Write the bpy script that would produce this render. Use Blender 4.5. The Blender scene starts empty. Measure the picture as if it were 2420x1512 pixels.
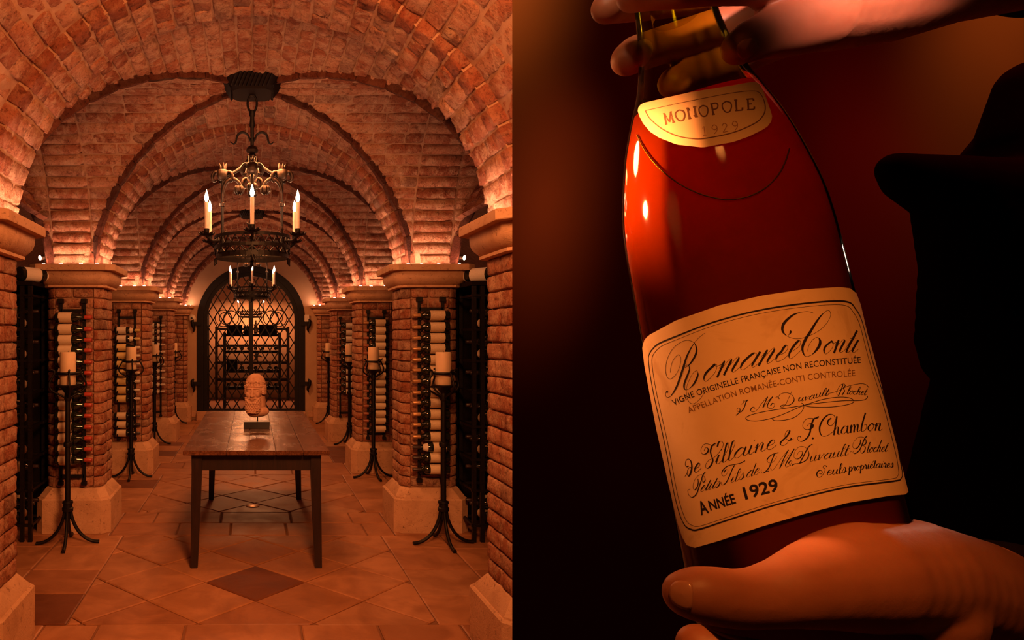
import bpy, bmesh, math, random
import numpy as np
from mathutils import Vector, Matrix, Euler
PI = math.pi
sin, cos = math.sin, math.cos
random.seed(7)
S = bpy.context.scene
COL = S.collection

# ------------------------------------------------------------------ camera
F, PX, PY, EYE = 1650.0, 596.0, 795.0, 1.5
cam_data = bpy.data.cameras.new('camera')
cam_data.sensor_width = 36.0
cam_data.lens = F / 2420 * 36
cam_data.shift_x = (1210 - PX) / 2420
cam_data.shift_y = (PY - 756) / 2420
cam_data.clip_start = 0.01
cam = bpy.data.objects.new('camera', cam_data)
cam.location = (0, 0, EYE)
cam.rotation_euler = (PI / 2, 0, 0)
COL.objects.link(cam)
S.camera = cam


def at(px, py, d):
    """a point in the room, measured off the photograph at depth d metres"""
    return Vector(((px - PX) / F * d, d, EYE - (py - PY) / F * d))


# ------------------------------------------------------------------ world, exposure, lights
S.view_settings.view_transform = 'Standard'
S.view_settings.look = 'None'
S.view_settings.gamma = 1.0
S.view_settings.exposure = 0.0
S.view_settings.use_curve_mapping = False
world = bpy.data.worlds.new('world')
S.world = world
world.use_nodes = True
bgn = world.node_tree.nodes['Background']
bgn.inputs['Color'].default_value = (1.0, 0.30, 0.08, 1)
bgn.inputs['Strength'].default_value = 0.010
try:
    S.cycles.max_bounces = 8
    S.cycles.transparent_max_bounces = 16
    S.cycles.sample_clamp_indirect = 6.0
    S.cycles.caustics_reflective = False
    S.cycles.caustics_refractive = False
except Exception:
    pass

WARM = (1.0, 0.33, 0.10)


def lamp(name, kind, loc, power, color=WARM, size=0.1, aim=None, spot=60, blend=0.5, size_y=None, spread=180):
    d = bpy.data.lights.new(name, kind)
    d.energy = power
    d.color = color
    if kind == 'AREA':
        d.size = size
        d.spread = math.radians(spread)
        if size_y:
            d.shape = 'RECTANGLE'
            d.size_y = size_y
    else:
        d.shadow_soft_size = size
    if kind == 'SPOT':
        d.spot_size = math.radians(spot)
        d.spot_blend = blend
    o = bpy.data.objects.new(name, d)
    o.location = loc
    if aim is not None:
        v = Vector(aim) - Vector(loc)
        o.rotation_euler = v.to_track_quat('-Z', 'Y').to_euler()
    COL.objects.link(o)
    return o


PITCH = 2.327          # pillar spacing along the aisle
Y1 = 2.985             # front of the first pair's plinths
XP = 1.373             # pillar centre
SPOT_GAIN = 1.0
# unseen lamps of the cellar: added fill over the viewer, then downlights along the aisle
lamp('bay_lamp', 'AREA', (0.30, 1.55, 2.62), 60, size=0.6, aim=(-0.1, 4.8, 0.5))
lamp('bay_fill', 'SPOT', (0.40, 1.50, 2.45), 270, size=0.25, aim=(-0.15, 5.2, 0.35), spot=62, blend=1.0)  # unseen fill added to lift the plinths low down
for k in range(4):
    yy = 4.43 + PITCH * k
    lamp('aisle_lamp', 'AREA', (0.0, yy + .1, 2.62), 27, size=0.4, aim=(0, yy, 0))
lamp('back_room_lamp', 'AREA', (0.0, 16.3, 2.5), 80, color=(1.0, 0.38, 0.16), size=0.7, aim=(0, 16.0, 0))
# unseen lamps added for the close-up on the right
lamp('label_lamp', 'SPOT', (0.02, -0.12, 2.08), 26, color=(1.0, 0.29, 0.05), size=0.06, aim=(0.207, 0.283, 1.470), spot=16.5, blend=0.9)
lamp('bottle_back_lamp', 'SPOT', (0.10, 0.50, 1.66), 8.0, color=(1.0, 0.34, 0.10), size=0.02, aim=(0.21, 0.335, 1.55), spot=44, blend=0.6)
lamp('side_fill', 'SPOT', (0.00, 0.48, 1.62), 62.0, color=(1.0, 0.33, 0.09), size=0.016, aim=(0.195, 0.33, 1.573), spot=20, blend=0.9)  # unseen, added so the wine's left side glows
lamp('soft_side_fill', 'SPOT', (-0.07, 0.31, 1.66), 9.0, color=(1.0, 0.30, 0.07), size=0.16, aim=(0.185, 0.31, 1.575), spot=20, blend=1.0)  # unseen soft fill added to spread the red glow across the wine
lamp('neck_fill', 'SPOT', (0.02, 0.12, 1.86), 12.0, color=(1.0, 0.58, 0.30), size=0.03, aim=(0.235, 0.40, 1.672), spot=9, blend=0.8)  # unseen fill added for the fingers behind the neck
lamp('rim_lamp', 'SPOT', (0.75, 0.62, 1.62), 0.5, color=(1.0, 0.60, 0.40), size=0.015, aim=(0.28, 0.33, 1.5), spot=20, blend=0.6)
lamp('hand_fill', 'SPOT', (0.36, -0.10, 1.90), 50.0, color=(1.0, 0.48, 0.34), size=0.03, aim=(0.312, 0.37, 1.682), spot=14, blend=0.8)  # unseen fill added to brighten the upper hand
lamp('wall_pool_light', 'SPOT', (0.50, 0.95, 2.40), 130.0, color=(1.0, 0.30, 0.05), size=0.08, aim=(0.41, 1.2, 2.12), spot=44, blend=1.0)  # unseen, added: its pool stands for a blurred warm patch, top left
lamp('wall_pool_light', 'SPOT', (1.32, 0.90, 2.45), 110.0, color=(1.0, 0.24, 0.03), size=0.08, aim=(1.30, 1.2, 2.03), spot=40, blend=1.0)  # added likewise for the warm patch at top right
lamp('wall_pool_light', 'SPOT', (0.62, 0.80, 2.40), 260.0, color=(1.0, 0.20, 0.04), size=0.08, aim=(0.50, 1.2, 1.725), spot=14, blend=1.0)  # added for the soft brown glow at mid left
lamp('wall_pool_light', 'SPOT', (1.05, 0.75, 2.40), 42, color=(1.0, 0.03, 0.01), size=0.08, aim=(1.06, 1.2, 1.74), spot=26, blend=1.0)  # added for the soft reddish diagonal patch
lamp('red_fill', 'SPOT', (0.88, 0.74, 2.65), 34.0, color=(1.0, 0.012, 0.005), size=0.2, aim=(0.85, 1.2, 1.45), spot=74, blend=1.0)  # unseen deep-red fill added to lift the dark backdrop

# ------------------------------------------------------------------ materials
MAT = {}


class NT:
    def __init__(self, name):
        m = bpy.data.materials.new(name)
        m.use_nodes = True
        self.m = m
        self.t = m.node_tree
        self.b = self.t.nodes['Principled BSDF']
        self.out = self.t.nodes['Material Output']

    def n(self, typ, **kw):
        nd = self.t.nodes.new(typ)
        for k, v in kw.items():
            setattr(nd, k, v)
        return nd

    def l(self, a, b):
        self.t.links.new(a, b)

    def pos(self):
        return self.n('ShaderNodeNewGeometry').outputs['Position']

    def noise(self, scale, detail=4, rough=.6, vec=None, dist=0.0):
        nd = self.n('ShaderNodeTexNoise')
        nd.inputs['Scale'].default_value = scale
        nd.inputs['Detail'].default_value = detail
        nd.inputs['Roughness'].default_value = rough
        nd.inputs['Distortion'].default_value = dist
        self.l(vec or self.pos(), nd.inputs['Vector'])
        return nd.outputs['Fac']

    def ramp(self, fac, stops, interp='LINEAR'):
        nd = self.n('ShaderNodeValToRGB')
        cr = nd.color_ramp
        cr.interpolation = interp
        while len(cr.elements) < len(stops):
            cr.elements.new(.5)
        for e, (p, c) in zip(cr.elements, stops):
            e.position = p
            e.color = (*c, 1) if len(c) == 3 else c
        self.l(fac, nd.inputs['Fac'])
        return nd.outputs['Color']

    def mix(self, fac, a, b, mode='MIX'):
        nd = self.n('ShaderNodeMix', data_type='RGBA', blend_type=mode)
        for sock, v in ((nd.inputs[0], fac), (nd.inputs[6], a), (nd.inputs[7], b)):
            if isinstance(v, (int, float)):
                sock.default_value = v
            elif isinstance(v, tuple):
                sock.default_value = (*v, 1)
            else:
                self.l(v, sock)
        return nd.outputs[2]

    def math(self, op, a, b=None):
        nd = self.n('ShaderNodeMath', operation=op)
        for i, v in enumerate((a, b)):
            if v is None:
                continue
            if isinstance(v, (int, float)):
                nd.inputs[i].default_value = v
            else:
                self.l(v, nd.inputs[i])
        return nd.outputs[0]

    def rnd(self):
        oi = self.n('ShaderNodeObjectInfo').outputs['Random']
        g = self.n('ShaderNodeNewGeometry').outputs['Random Per Island']
        return self.math('FRACT', self.math('ADD', oi, g))

    def bump(self, h, strength, dist):
        nd = self.n('ShaderNodeBump')
        nd.inputs['Strength'].default_value = strength
        nd.inputs['Distance'].default_value = dist
        self.l(h, nd.inputs['Height'])
        self.l(nd.outputs['Normal'], self.b.inputs['Normal'])

    def color(self, c):
        if isinstance(c, tuple):
            self.b.inputs['Base Color'].default_value = (*c, 1)
        else:
            self.l(c, self.b.inputs['Base Color'])

    def set(self, **kw):
        for k, v in kw.items():
            self.b.inputs[k.replace('_', ' ')].default_value = v
        return self


def brick_mat(name, stops, smear=.55, smear_col=(.60, .40, .27)):
    t = NT(name)
    base = t.ramp(t.rnd(), stops)
    nb = t.noise(8, 3, .5, dist=.8)
    base = t.mix(t.math('MULTIPLY', t.ramp(nb, [(.44, (0, 0, 0)), (.60, (1, 1, 1))]), .55), base, t.mix(1.0, base, (.72, .52, .46), 'MULTIPLY'))
    n1 = t.noise(13, 6, .7, dist=.6)
    sm = t.ramp(n1, [(.47, (0, 0, 0)), (.60, (1, 1, 1))])
    c = t.mix(t.math('MULTIPLY', sm, smear), base, smear_col)
    n2 = t.noise(26, 5, .7, dist=.6)
    dk = t.ramp(n2, [(.32, (.36, .27, .23)), (.47, (1, 1, 1))])
    c = t.mix(.85, c, dk, 'MULTIPLY')
    n4 = t.noise(90, 3, .6)
    sp = t.ramp(n4, [(.32, (.45, .38, .34)), (.46, (1.06, 1.06, 1.06))])
    c = t.mix(.7, c, sp, 'MULTIPLY')
    t.color(c)
    h = t.math('ADD', t.noise(48, 6, .7), t.math('MULTIPLY', n2, .8))
    t.bump(h, .9, .014)
    t.set(Roughness=.92, Specular_IOR_Level=.2)
    MAT[name] = t.m


brick_mat('brick', [(0, (.30, .105, .055)), (.2, (.40, .155, .085)), (.45, (.46, .20, .115)), (.7, (.52, .255, .15)), (.9, (.40, .20, .13)), (1, (.27, .15, .10))])
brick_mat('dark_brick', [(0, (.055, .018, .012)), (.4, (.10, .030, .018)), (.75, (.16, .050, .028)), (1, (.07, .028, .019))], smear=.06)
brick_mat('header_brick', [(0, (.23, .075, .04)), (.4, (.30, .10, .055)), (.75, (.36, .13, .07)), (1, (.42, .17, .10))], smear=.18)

t = NT('mortar')
c = t.ramp(t.noise(14, 5), [(.3, (.36, .20, .125)), (.7, (.52, .32, .21))])
t.color(c)
t.bump(t.noise(90, 5, .7), .5, .006)
t.set(Roughness=.95, Specular_IOR_Level=.15)
MAT['mortar'] = t.m

t = NT('stone')
c = t.ramp(t.noise(7, 6, .65, dist=.5), [(.25, (.46, .255, .145)), (.5, (.60, .355, .21)), (.75, (.66, .40, .25))])
pit = t.ramp(t.noise(38, 4, .6, dist=1.2), [(.30, (.35, .28, .22)), (.40, (1, 1, 1))])
t.color(t.mix(.8, c, pit, 'MULTIPLY'))
t.bump(t.math('ADD', t.noise(38, 4, .6, dist=1.2), t.math('MULTIPLY', t.noise(160, 3), .3)), .45, .008)
t.set(Roughness=.8, Specular_IOR_Level=.25)
MAT['stone'] = t.m

t = NT('plaster')
c = t.ramp(t.noise(3, 5), [(.3, (.48, .31, .19)), (.7, (.56, .37, .23))])
t.color(c)
t.bump(t.noise(60, 4), .25, .004)
t.set(Roughness=.9, Specular_IOR_Level=.2)
MAT['plaster'] = t.m


def floor_mat(name, stops):
    t = NT(name)
    base = t.ramp(t.rnd(), stops)
    n = t.noise(4.5, 6, .6, dist=.8)
    c = t.mix(.75, base, t.ramp(n, [(.3, (.72, .66, .6)), (.6, (1.08, 1.06, 1.02))]), 'MULTIPLY')
    st = t.ramp(t.noise(2.2, 4, .7, dist=1.5), [(.42, (.78, .72, .66)), (.56, (1, 1, 1))])
    c = t.mix(.7, c, st, 'MULTIPLY')
    t.color(c)
    t.bump(t.noise(22, 5), .18, .006)
    rr = t.ramp(n, [(.3, (.42, .42, .42)), (.7, (.60, .60, .60))])
    t.l(rr, t.b.inputs['Roughness'])
    t.set(Specular_IOR_Level=.45)
    MAT[name] = t.m


floor_mat('flagstone', [(0, (.31, .125, .056)), (.3, (.38, .165, .076)), (.6, (.43, .195, .092)), (.85, (.34, .145, .064)), (1, (.40, .19, .096))])
floor_mat('dark_flagstone', [(0, (.14, .045, .019)), (1, (.18, .058, .025))])
t = NT('grout')
t.color((.20, .085, .04))
t.set(Roughness=.9)
MAT['grout'] = t.m

t = NT('iron')
c = t.ramp(t.noise(60, 4), [(.35, (.0025, .0015, .0012)), (.7, (.011, .006, .004))])
t.color(c)
t.bump(t.noise(120, 3), .3, .003)
t.set(Roughness=.5, Metallic=0.0, Specular_IOR_Level=.28)
MAT['iron'] = t.m
t = NT('bronze_iron')
c = t.ramp(t.noise(35, 4), [(.35, (.006, .003, .002)), (.65, (.035, .015, .007))])
t.color(c)
t.bump(t.noise(90, 3), .3, .003)
t.set(Roughness=.48, Metallic=.5)
MAT['bronze_iron'] = t.m
t = NT('dark_wood_case')
t.color((.008, .004, .003))
t.set(Roughness=.6, Specular_IOR_Level=.12)
MAT['dark_case'] = t.m

t = NT('table_wood')
mp = t.n('ShaderNodeMapping')
mp.inputs['Scale'].default_value = (14, 1.1, 14)
t.l(t.pos(), mp.inputs['Vector'])
g1 = t.noise(3.2, 6, .65, vec=mp.outputs['Vector'], dist=1.6)
c = t.ramp(g1, [(.3, (.05, .018, .009)), (.5, (.12, .045, .022)), (.7, (.20, .085, .045))])
wear = t.ramp(t.noise(2.6, 4, .6), [(.4, (.75, .7, .66)), (.65, (1.15, 1.12, 1.1))])
c = t.mix(.8, c, wear, 'MULTIPLY')
c = t.mix(.5, c, t.ramp(t.rnd(), [(0, (.85, .82, .8)), (1, (1.1, 1.08, 1.05))]), 'MULTIPLY')
t.color(c)
t.bump(g1, .18, .004)
t.l(t.ramp(t.noise(6, 4), [(.3, (.16, .16, .16)), (.7, (.32, .32, .32))]), t.b.inputs['Roughness'])
t.set(Specular_IOR_Level=.6)
MAT['table_wood'] = t.m
t = NT('table_leg_wood')
mp = t.n('ShaderNodeMapping')
mp.inputs['Scale'].default_value = (20, 20, 2)
t.l(t.pos(), mp.inputs['Vector'])
c = t.ramp(t.noise(3, 5, .6, vec=mp.outputs['Vector'], dist=1.), [(.3, (.008, .003, .002)), (.7, (.024, .008, .004))])
t.color(c)
t.set(Roughness=.4)
MAT['leg_wood'] = t.m

t = NT('wax')
t.color(t.ramp(t.noise(9, 3), [(.3, (.78, .56, .36)), (.7, (.86, .64, .42))]))
t.set(Roughness=.55, Subsurface_Weight=.25, Subsurface_Scale=.02)
MAT['wax'] = t.m


def plain(name, col, rough=.5, metal=0.0, spec=.5, **kw):
    t = NT(name)
    c = t.ramp(t.noise(40, 3), [(.3, tuple(x * .88 for x in col)), (.7, tuple(min(1, x * 1.08) for x in col))])
    t.color(c)
    t.set(Roughness=rough, Metallic=metal, Specular_IOR_Level=spec, **kw)
    MAT[name] = t.m
    return t


plain('bottle_glass', (.010, .012, .006), .08, spec=.8)
plain('capsule_red', (.42, .05, .03), .4)
plain('capsule_gold', (.50, .27, .12), .35, metal=.4)
plain('capsule_dark', (.03, .014, .012), .4)
plain('capsule_yellow', (.62, .46, .16), .45)
plain('capsule_white', (.66, .56, .46), .45)
plain('capsule_brown', (.34, .11, .06), .4)
plain('black_stone', (.012, .008, .007), .3)
plain('white_plastic', (.75, .66, .55), .4)
plain('black_cloth', (.006, .002, .002), .95, spec=.05)
plain('ink', (.018, .010, .008), .7, spec=.2)
plain('ink_faded', (.20, .085, .022), .8, spec=.2)
plain('ink_grey', (.16, .065, .03), .8, spec=.2)
plain('ink_faded2', (.34, .15, .07), .8, spec=.2)
plain('wine_ring', (.05, .008, .004), .5)
plain('drain_metal', (.5, .33, .2), .35, metal=.6)


def label_mat(name, col, ink, dens):
    t = NT(name)
    tc = t.n('ShaderNodeTexCoord').outputs['Object']
    mp = t.n('ShaderNodeMapping')
    mp.inputs['Scale'].default_value = (60, 60, 220)
    t.l(tc, mp.inputs['Vector'])
    n = t.noise(3.0, 2, .5, vec=mp.outputs['Vector'])
    k = t.ramp(n, [(dens, (0, 0, 0)), (dens + .06, (1, 1, 1))])
    t.color(t.mix(t.math('MULTIPLY', k, .38), col, ink))
    t.set(Roughness=.75, Specular_IOR_Level=.2)
    MAT[name] = t.m


label_mat('label_cream', (.74, .58, .40), (.28, .15, .08), .60)
label_mat('label_white', (.80, .70, .58), (.30, .20, .15), .60)
label_mat('label_yellow', (.80, .60, .27), (.35, .2, .08), .60)
label_mat('label_print', (.70, .54, .36), (.22, .10, .06), .55)

t = NT('terracotta')
c = t.ramp(t.noise(30, 5), [(.3, (.46, .24, .15)), (.7, (.60, .35, .23))])
t.color(c)
t.bump(t.noise(150, 4), .25, .003)
t.set(Roughness=.85, Specular_IOR_Level=.2)
MAT['terracotta'] = t.m


def emit(name, col, strength):
    m = bpy.data.materials.new(name)
    m.use_nodes = True
    nt = m.node_tree
    nt.nodes.remove(nt.nodes['Principled BSDF'])
    e = nt.nodes.new('ShaderNodeEmission')
    e.inputs['Color'].default_value = (*col, 1)
    e.inputs['Strength'].default_value = strength
    nt.links.new(e.outputs[0], nt.nodes['Material Output'].inputs['Surface'])
    MAT[name] = m


emit('bulb_glow', (1.0, .55, .30), 60)
emit('led_glow', (1.0, .50, .30), 280)
emit('spot_glow', (1.0, .62, .40), 12)

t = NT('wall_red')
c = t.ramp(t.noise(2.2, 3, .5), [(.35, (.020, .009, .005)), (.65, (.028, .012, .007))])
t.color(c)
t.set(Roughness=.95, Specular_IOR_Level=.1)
MAT['wall_red'] = t.m

t = NT('skin')
c = t.ramp(t.noise(45, 4), [(.3, (.36, .125, .068)), (.7, (.43, .155, .085))])
t.color(c)
t.bump(t.math('ADD', t.noise(330, 4, .7), t.math('MULTIPLY', t.noise(900, 2), .5)), .12, .0008)
t.set(Roughness=.48, Specular_IOR_Level=.4, Subsurface_Weight=.3, Subsurface_Scale=.006)
t.b.inputs['Subsurface Radius'].default_value = (1, .3, .15)
MAT['skin'] = t.m
plain('nail', (.52, .22, .14), .25, spec=.6)

t = NT('label_paper')
c = t.ramp(t.noise(60, 5), [(.3, (.66, .43, .23)), (.7, (.72, .48, .27))])
st = t.ramp(t.noise(38, 4, .7, dist=1.0), [(.28, (.72, .62, .5)), (.42, (1, 1, 1))])
t.color(t.mix(.55, c, st, 'MULTIPLY'))
t.set(Roughness=.8, Specular_IOR_Level=.15)
MAT['label_paper'] = t.m

plain('candle_tube', (.90, .74, .62), .5)
# clear brown-green glass of the bottle held in the hands: tinted and reflecting
m = bpy.data.materials.new('held_glass')
m.use_nodes = True
nt = m.node_tree
nt.nodes.remove(nt.nodes['Principled BSDF'])
tr = nt.nodes.new('ShaderNodeBsdfTransparent')
tr.inputs['Color'].default_value = (.80, .76, .20, 1)
gl = nt.nodes.new('ShaderNodeBsdfGlossy')
gl.inputs['Roughness'].default_value = .06
lw = nt.nodes.new('ShaderNodeLayerWeight')
lw.inputs['Blend'].default_value = .12
mx = nt.nodes.new('ShaderNodeMixShader')
nt.links.new(lw.outputs['Fresnel'], mx.inputs[0])
nt.links.new(tr.outputs[0], mx.inputs[1])
nt.links.new(gl.outputs[0], mx.inputs[2])
nt.links.new(mx.outputs[0], nt.nodes['Material Output'].inputs['Surface'])
MAT['held_glass'] = m

t = NT('wine')
t.color(t.ramp(t.noise(30, 4), [(.3, (.55, .035, .008)), (.7, (.75, .06, .012))]))
# thick red liquid: what light enters at the back glows through to the front
tl = t.n('ShaderNodeBsdfTranslucent')
t.l(t.ramp(t.noise(30, 4), [(.3, (.52, .060, .010)), (.7, (.70, .095, .018))]), tl.inputs['Color'])
df = t.n('ShaderNodeBsdfDiffuse')
df.inputs['Color'].default_value = (.85, .10, .020, 1)
wm = t.n('ShaderNodeMixShader')
wm.inputs[0].default_value = .10
t.l(tl.outputs[0], wm.inputs[1])
t.l(df.outputs[0], wm.inputs[2])
t.l(wm.outputs[0], t.out.inputs['Surface'])
va = t.n('ShaderNodeVolumeAbsorption')
va.inputs['Color'].default_value = (.55, .05, .02, 1)
va.inputs['Density'].default_value = 80
t.l(va.outputs[0], t.out.inputs['Volume'])
MAT['wine'] = t.m
# ------------------------------------------------------------------ mesh helpers
def catmull(pts, n):
    p = np.array(pts, float)
    p = np.vstack([2 * p[0] - p[1], p, 2 * p[-1] - p[-2]])
    out = []
    for i in range(1, len(p) - 2):
        for t in np.linspace(0, 1, n, endpoint=False):
            a, b, c, d = p[i - 1], p[i], p[i + 1], p[i + 2]
            out.append(.5 * ((2 * b) + (c - a) * t + (2 * a - 5 * b + 4 * c - d) * t * t + (3 * b - 3 * c + d - a) * t ** 3))
    out.append(p[-2])
    return out


class MB:
    def __init__(self):
        self.v = []
        self.f = []
        self.round = False

    def add(self, vs, fs):
        o = len(self.v)
        self.v += [tuple(p) for p in vs]
        self.f += [tuple(i + o for i in q) for q in fs]
        return self

    def box(self, c, s, M=None):
        hx, hy, hz = s[0] / 2, s[1] / 2, s[2] / 2
        vs = [Vector((x, y, z)) for x in (-hx, hx) for y in (-hy, hy) for z in (-hz, hz)]
        if M is not None:
            vs = [M @ p for p in vs]
        vs = [p + Vector(c) for p in vs]
        return self.add(vs, [(0, 1, 3, 2), (4, 6, 7, 5), (0, 4, 5, 1), (2, 3, 7, 6), (0, 2, 6, 4), (1, 5, 7, 3)])

    def bar(self, a, b, w, h, up=(0, 0, 1)):
        a, b = Vector(a), Vector(b)
        d = b - a
        L = d.length
        d.normalize()
        u = Vector(up)
        s = d.cross(u)
        if s.length < 1e-5:
            s = d.cross(Vector((1, 0, 0)))
        s.normalize()
        u = s.cross(d)
        M = Matrix((d, s, u)).transposed()
        return self.box((a + b) / 2, (L, w, h), M)

    def tube(self, pts, r, n=8, flat=None, smooth=0):
        """swept tube; r scalar or list; flat=(wide, thin) gives a flat strap"""
        self.round = True
        pts = [Vector(p) for p in pts]
        if smooth and len(pts) > 3:
            rr0 = r if isinstance(r, (list, tuple)) else [r] * len(pts)
            A = [tuple(p) + (q,) for p, q in zip(pts, rr0)]
            A = catmull(A, smooth)
            pts = [Vector(q[:3]) for q in A]
            r = [float(q[3]) for q in A]
        k = len(pts)
        rs = r if isinstance(r, (list, tuple)) else [r] * k
        vs = []
        prev = None
        for i, p in enumerate(pts):
            d = (pts[min(i + 1, k - 1)] - pts[max(i - 1, 0)])
            d.normalize()
            if prev is None:
                a = Vector((0, 0, 1)) if abs(d.z) < .9 else Vector((1, 0, 0))
                s = d.cross(a).normalized()
            else:
                s = (prev - d * prev.dot(d)).normalized()
            prev = s
            u = s.cross(d)
            for j in range(n):
                t = 2 * PI * (j + .5) / n
                if flat:
                    vs.append(p + s * (flat[0] * cos(t) * rs[i]) + u * (flat[1] * sin(t) * rs[i]))
                else:
                    vs.append(p + s * (cos(t) * rs[i]) + u * (sin(t) * rs[i]))
        fs = []
        for i in range(k - 1):
            for j in range(n):
                fs.append((i * n + j, i * n + (j + 1) % n, (i + 1) * n + (j + 1) % n, (i + 1) * n + j))
        fs.append(tuple(range(n))[::-1])
        fs.append(tuple((k - 1) * n + j for j in range(n)))
        return self.add(vs, fs)

    def lathe(self, prof, n=20, c=(0, 0, 0), M=None, cap=True):
        vs, fs = [], []
        for (r, z) in prof:
            for j in range(n):
                t = 2 * PI * j / n
                p = Vector((r * cos(t), r * sin(t), z))
                if M is not None:
                    p = M @ p
                vs.append(p + Vector(c))
        for i in range(len(prof) - 1):
            for j in range(n):
                fs.append((i * n + j, i * n + (j + 1) % n, (i + 1) * n + (j + 1) % n, (i + 1) * n + j))
        if cap:
            fs.append(tuple(range(n))[::-1])
            fs.append(tuple((len(prof) - 1) * n + j for j in range(n)))
        return self.add(vs, fs)

    def loft(self, rings, cap=True):
        n = len(rings[0])
        vs = [p for r in rings for p in r]
        fs = []
        for i in range(len(rings) - 1):
            for j in range(n):
                fs.append((i * n + j, i * n + (j + 1) % n, (i + 1) * n + (j + 1) % n, (i + 1) * n + j))
        if cap:
            fs.append(tuple(range(n))[::-1])
            fs.append(tuple((len(rings) - 1) * n + j for j in range(n)))
        return self.add(vs, fs)

    def grid(self, fn, nu, nv):
        vs = [fn(i / nu, j / nv) for i in range(nu + 1) for j in range(nv + 1)]
        w = nv + 1
        fs = [(i * w + j, (i + 1) * w + j, (i + 1) * w + j + 1, i * w + j + 1) for i in range(nu) for j in range(nv)]
        return self.add(vs, fs)

    def sphere(self, c, r, n=10, m=7, M=None):
        prof = [(max(1e-4, sin(PI * i / m)) , -cos(PI * i / m)) for i in range(m + 1)]
        rr = Vector(r) if isinstance(r, (tuple, list, Vector)) else Vector((r, r, r))
        D = Matrix.Diagonal(rr)
        return self.lathe(prof, n, c, (M @ D) if M is not None else D)

    def mesh(self, name, mat, smooth=False, angle=None):
        me = bpy.data.meshes.new(name)
        me.from_pydata(self.v, [], self.f)
        me.materials.append(MAT[mat])
        if smooth:
            me.shade_smooth()
            if angle:
                me.set_sharp_from_angle(angle=math.radians(angle))
        me.update()
        return me

    def build(self, name, mat, parent=None, smooth=True, angle=38, bevel=0):
        if self.round and angle == 38:
            angle = 75
        if bevel:
            bm = bmesh.new()
            tmp = bpy.data.meshes.new('tmp')
            tmp.from_pydata(self.v, [], self.f)
            bm.from_mesh(tmp)
            bpy.data.meshes.remove(tmp)
            bmesh.ops.recalc_face_normals(bm, faces=bm.faces[:])
            es = [e for e in bm.edges if len(e.link_faces) == 2 and e.calc_face_angle(0) > .5]
            bmesh.ops.bevel(bm, geom=es, offset=bevel, segments=2, affect='EDGES', clamp_overlap=True)
            me = bpy.data.meshes.new(name)
            bm.to_mesh(me)
            bm.free()
            me.materials.append(MAT[mat])
            me.shade_smooth()
            me.set_sharp_from_angle(angle=math.radians(angle or 40))
        else:
            me = self.mesh(name, mat, smooth, angle)
        return link(name, me, parent)


def link(name, data, parent=None, M=None):
    o = bpy.data.objects.new(name, data)
    COL.objects.link(o)
    if parent is not None:
        o.parent = parent
    if M is not None:
        o.matrix_basis = M
    return o


def tag(o, label=None, cat=None, group=None, kind=None):
    if label:
        o['label'] = label
    if cat:
        o['category'] = cat
    if group:
        o['group'] = group
    if kind:
        o['kind'] = kind
    return o


def thing(name, loc, label, cat, group=None, rz=0.0):
    o = bpy.data.objects.new(name, None)
    o.empty_display_size = .05
    o.location = loc
    o.rotation_euler = (0, 0, rz)
    COL.objects.link(o)
    return tag(o, label, cat, group)


KIDS = {}


def copy_thing(root, loc, rot=None, label=None, group=None):
    if root.name not in KIDS:
        KIDS[root.name] = [(c, list(c.children)) for c in root.children]
    r = root.copy()
    COL.objects.link(r)
    r.location = loc
    if rot is not None:
        r.rotation_euler = rot
    if label:
        r['label'] = label
    if group:
        r['group'] = group
    for c, gc in KIDS[root.name]:
        d = c.copy()
        COL.objects.link(d)
        d.parent = r
        for g in gc:
            h = g.copy()
            COL.objects.link(h)
            h.parent = d
    return r


def voxel(mb, name, mat, size, smooth_iter=6, parent=None, factor=.5, post=None):
    """fuse overlapping pieces into one continuous skin"""
    me = bpy.data.meshes.new('tmp')
    me.from_pydata(mb.v, [], mb.f)
    o = bpy.data.objects.new('tmp', me)
    COL.objects.link(o)
    md = o.modifiers.new('r', 'REMESH')
    md.mode = 'VOXEL'
    md.voxel_size = size
    sm = o.modifiers.new('s', 'SMOOTH')
    sm.factor = factor
    sm.iterations = smooth_iter
    dg = bpy.context.evaluated_depsgraph_get()
    m2 = bpy.data.meshes.new_from_object(o.evaluated_get(dg))
    bpy.data.objects.remove(o)
    bpy.data.meshes.remove(me)
    m2.name = name
    m2.materials.clear()
    m2.materials.append(MAT[mat])
    m2.shade_smooth()
    return link(name, m2, parent)


def chain(mb, pts, n=12):
    """rounded limb: pts = (Vector, radius)"""
    out = []
    for i in range(len(pts) - 1):
        (a, ra), (b, rb) = pts[i], pts[i + 1]
        k = max(2, int((b - a).length / (min(ra, rb) * .35)))
        for j in range(k + 1):
            t = j / k
            out.append((a.lerp(b, t), ra + (rb - ra) * t))
    # sweep of spheres: cheap and robust under the voxel remesh
    for p, r in out:
        mb.sphere(p, r, n, 8)


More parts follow.
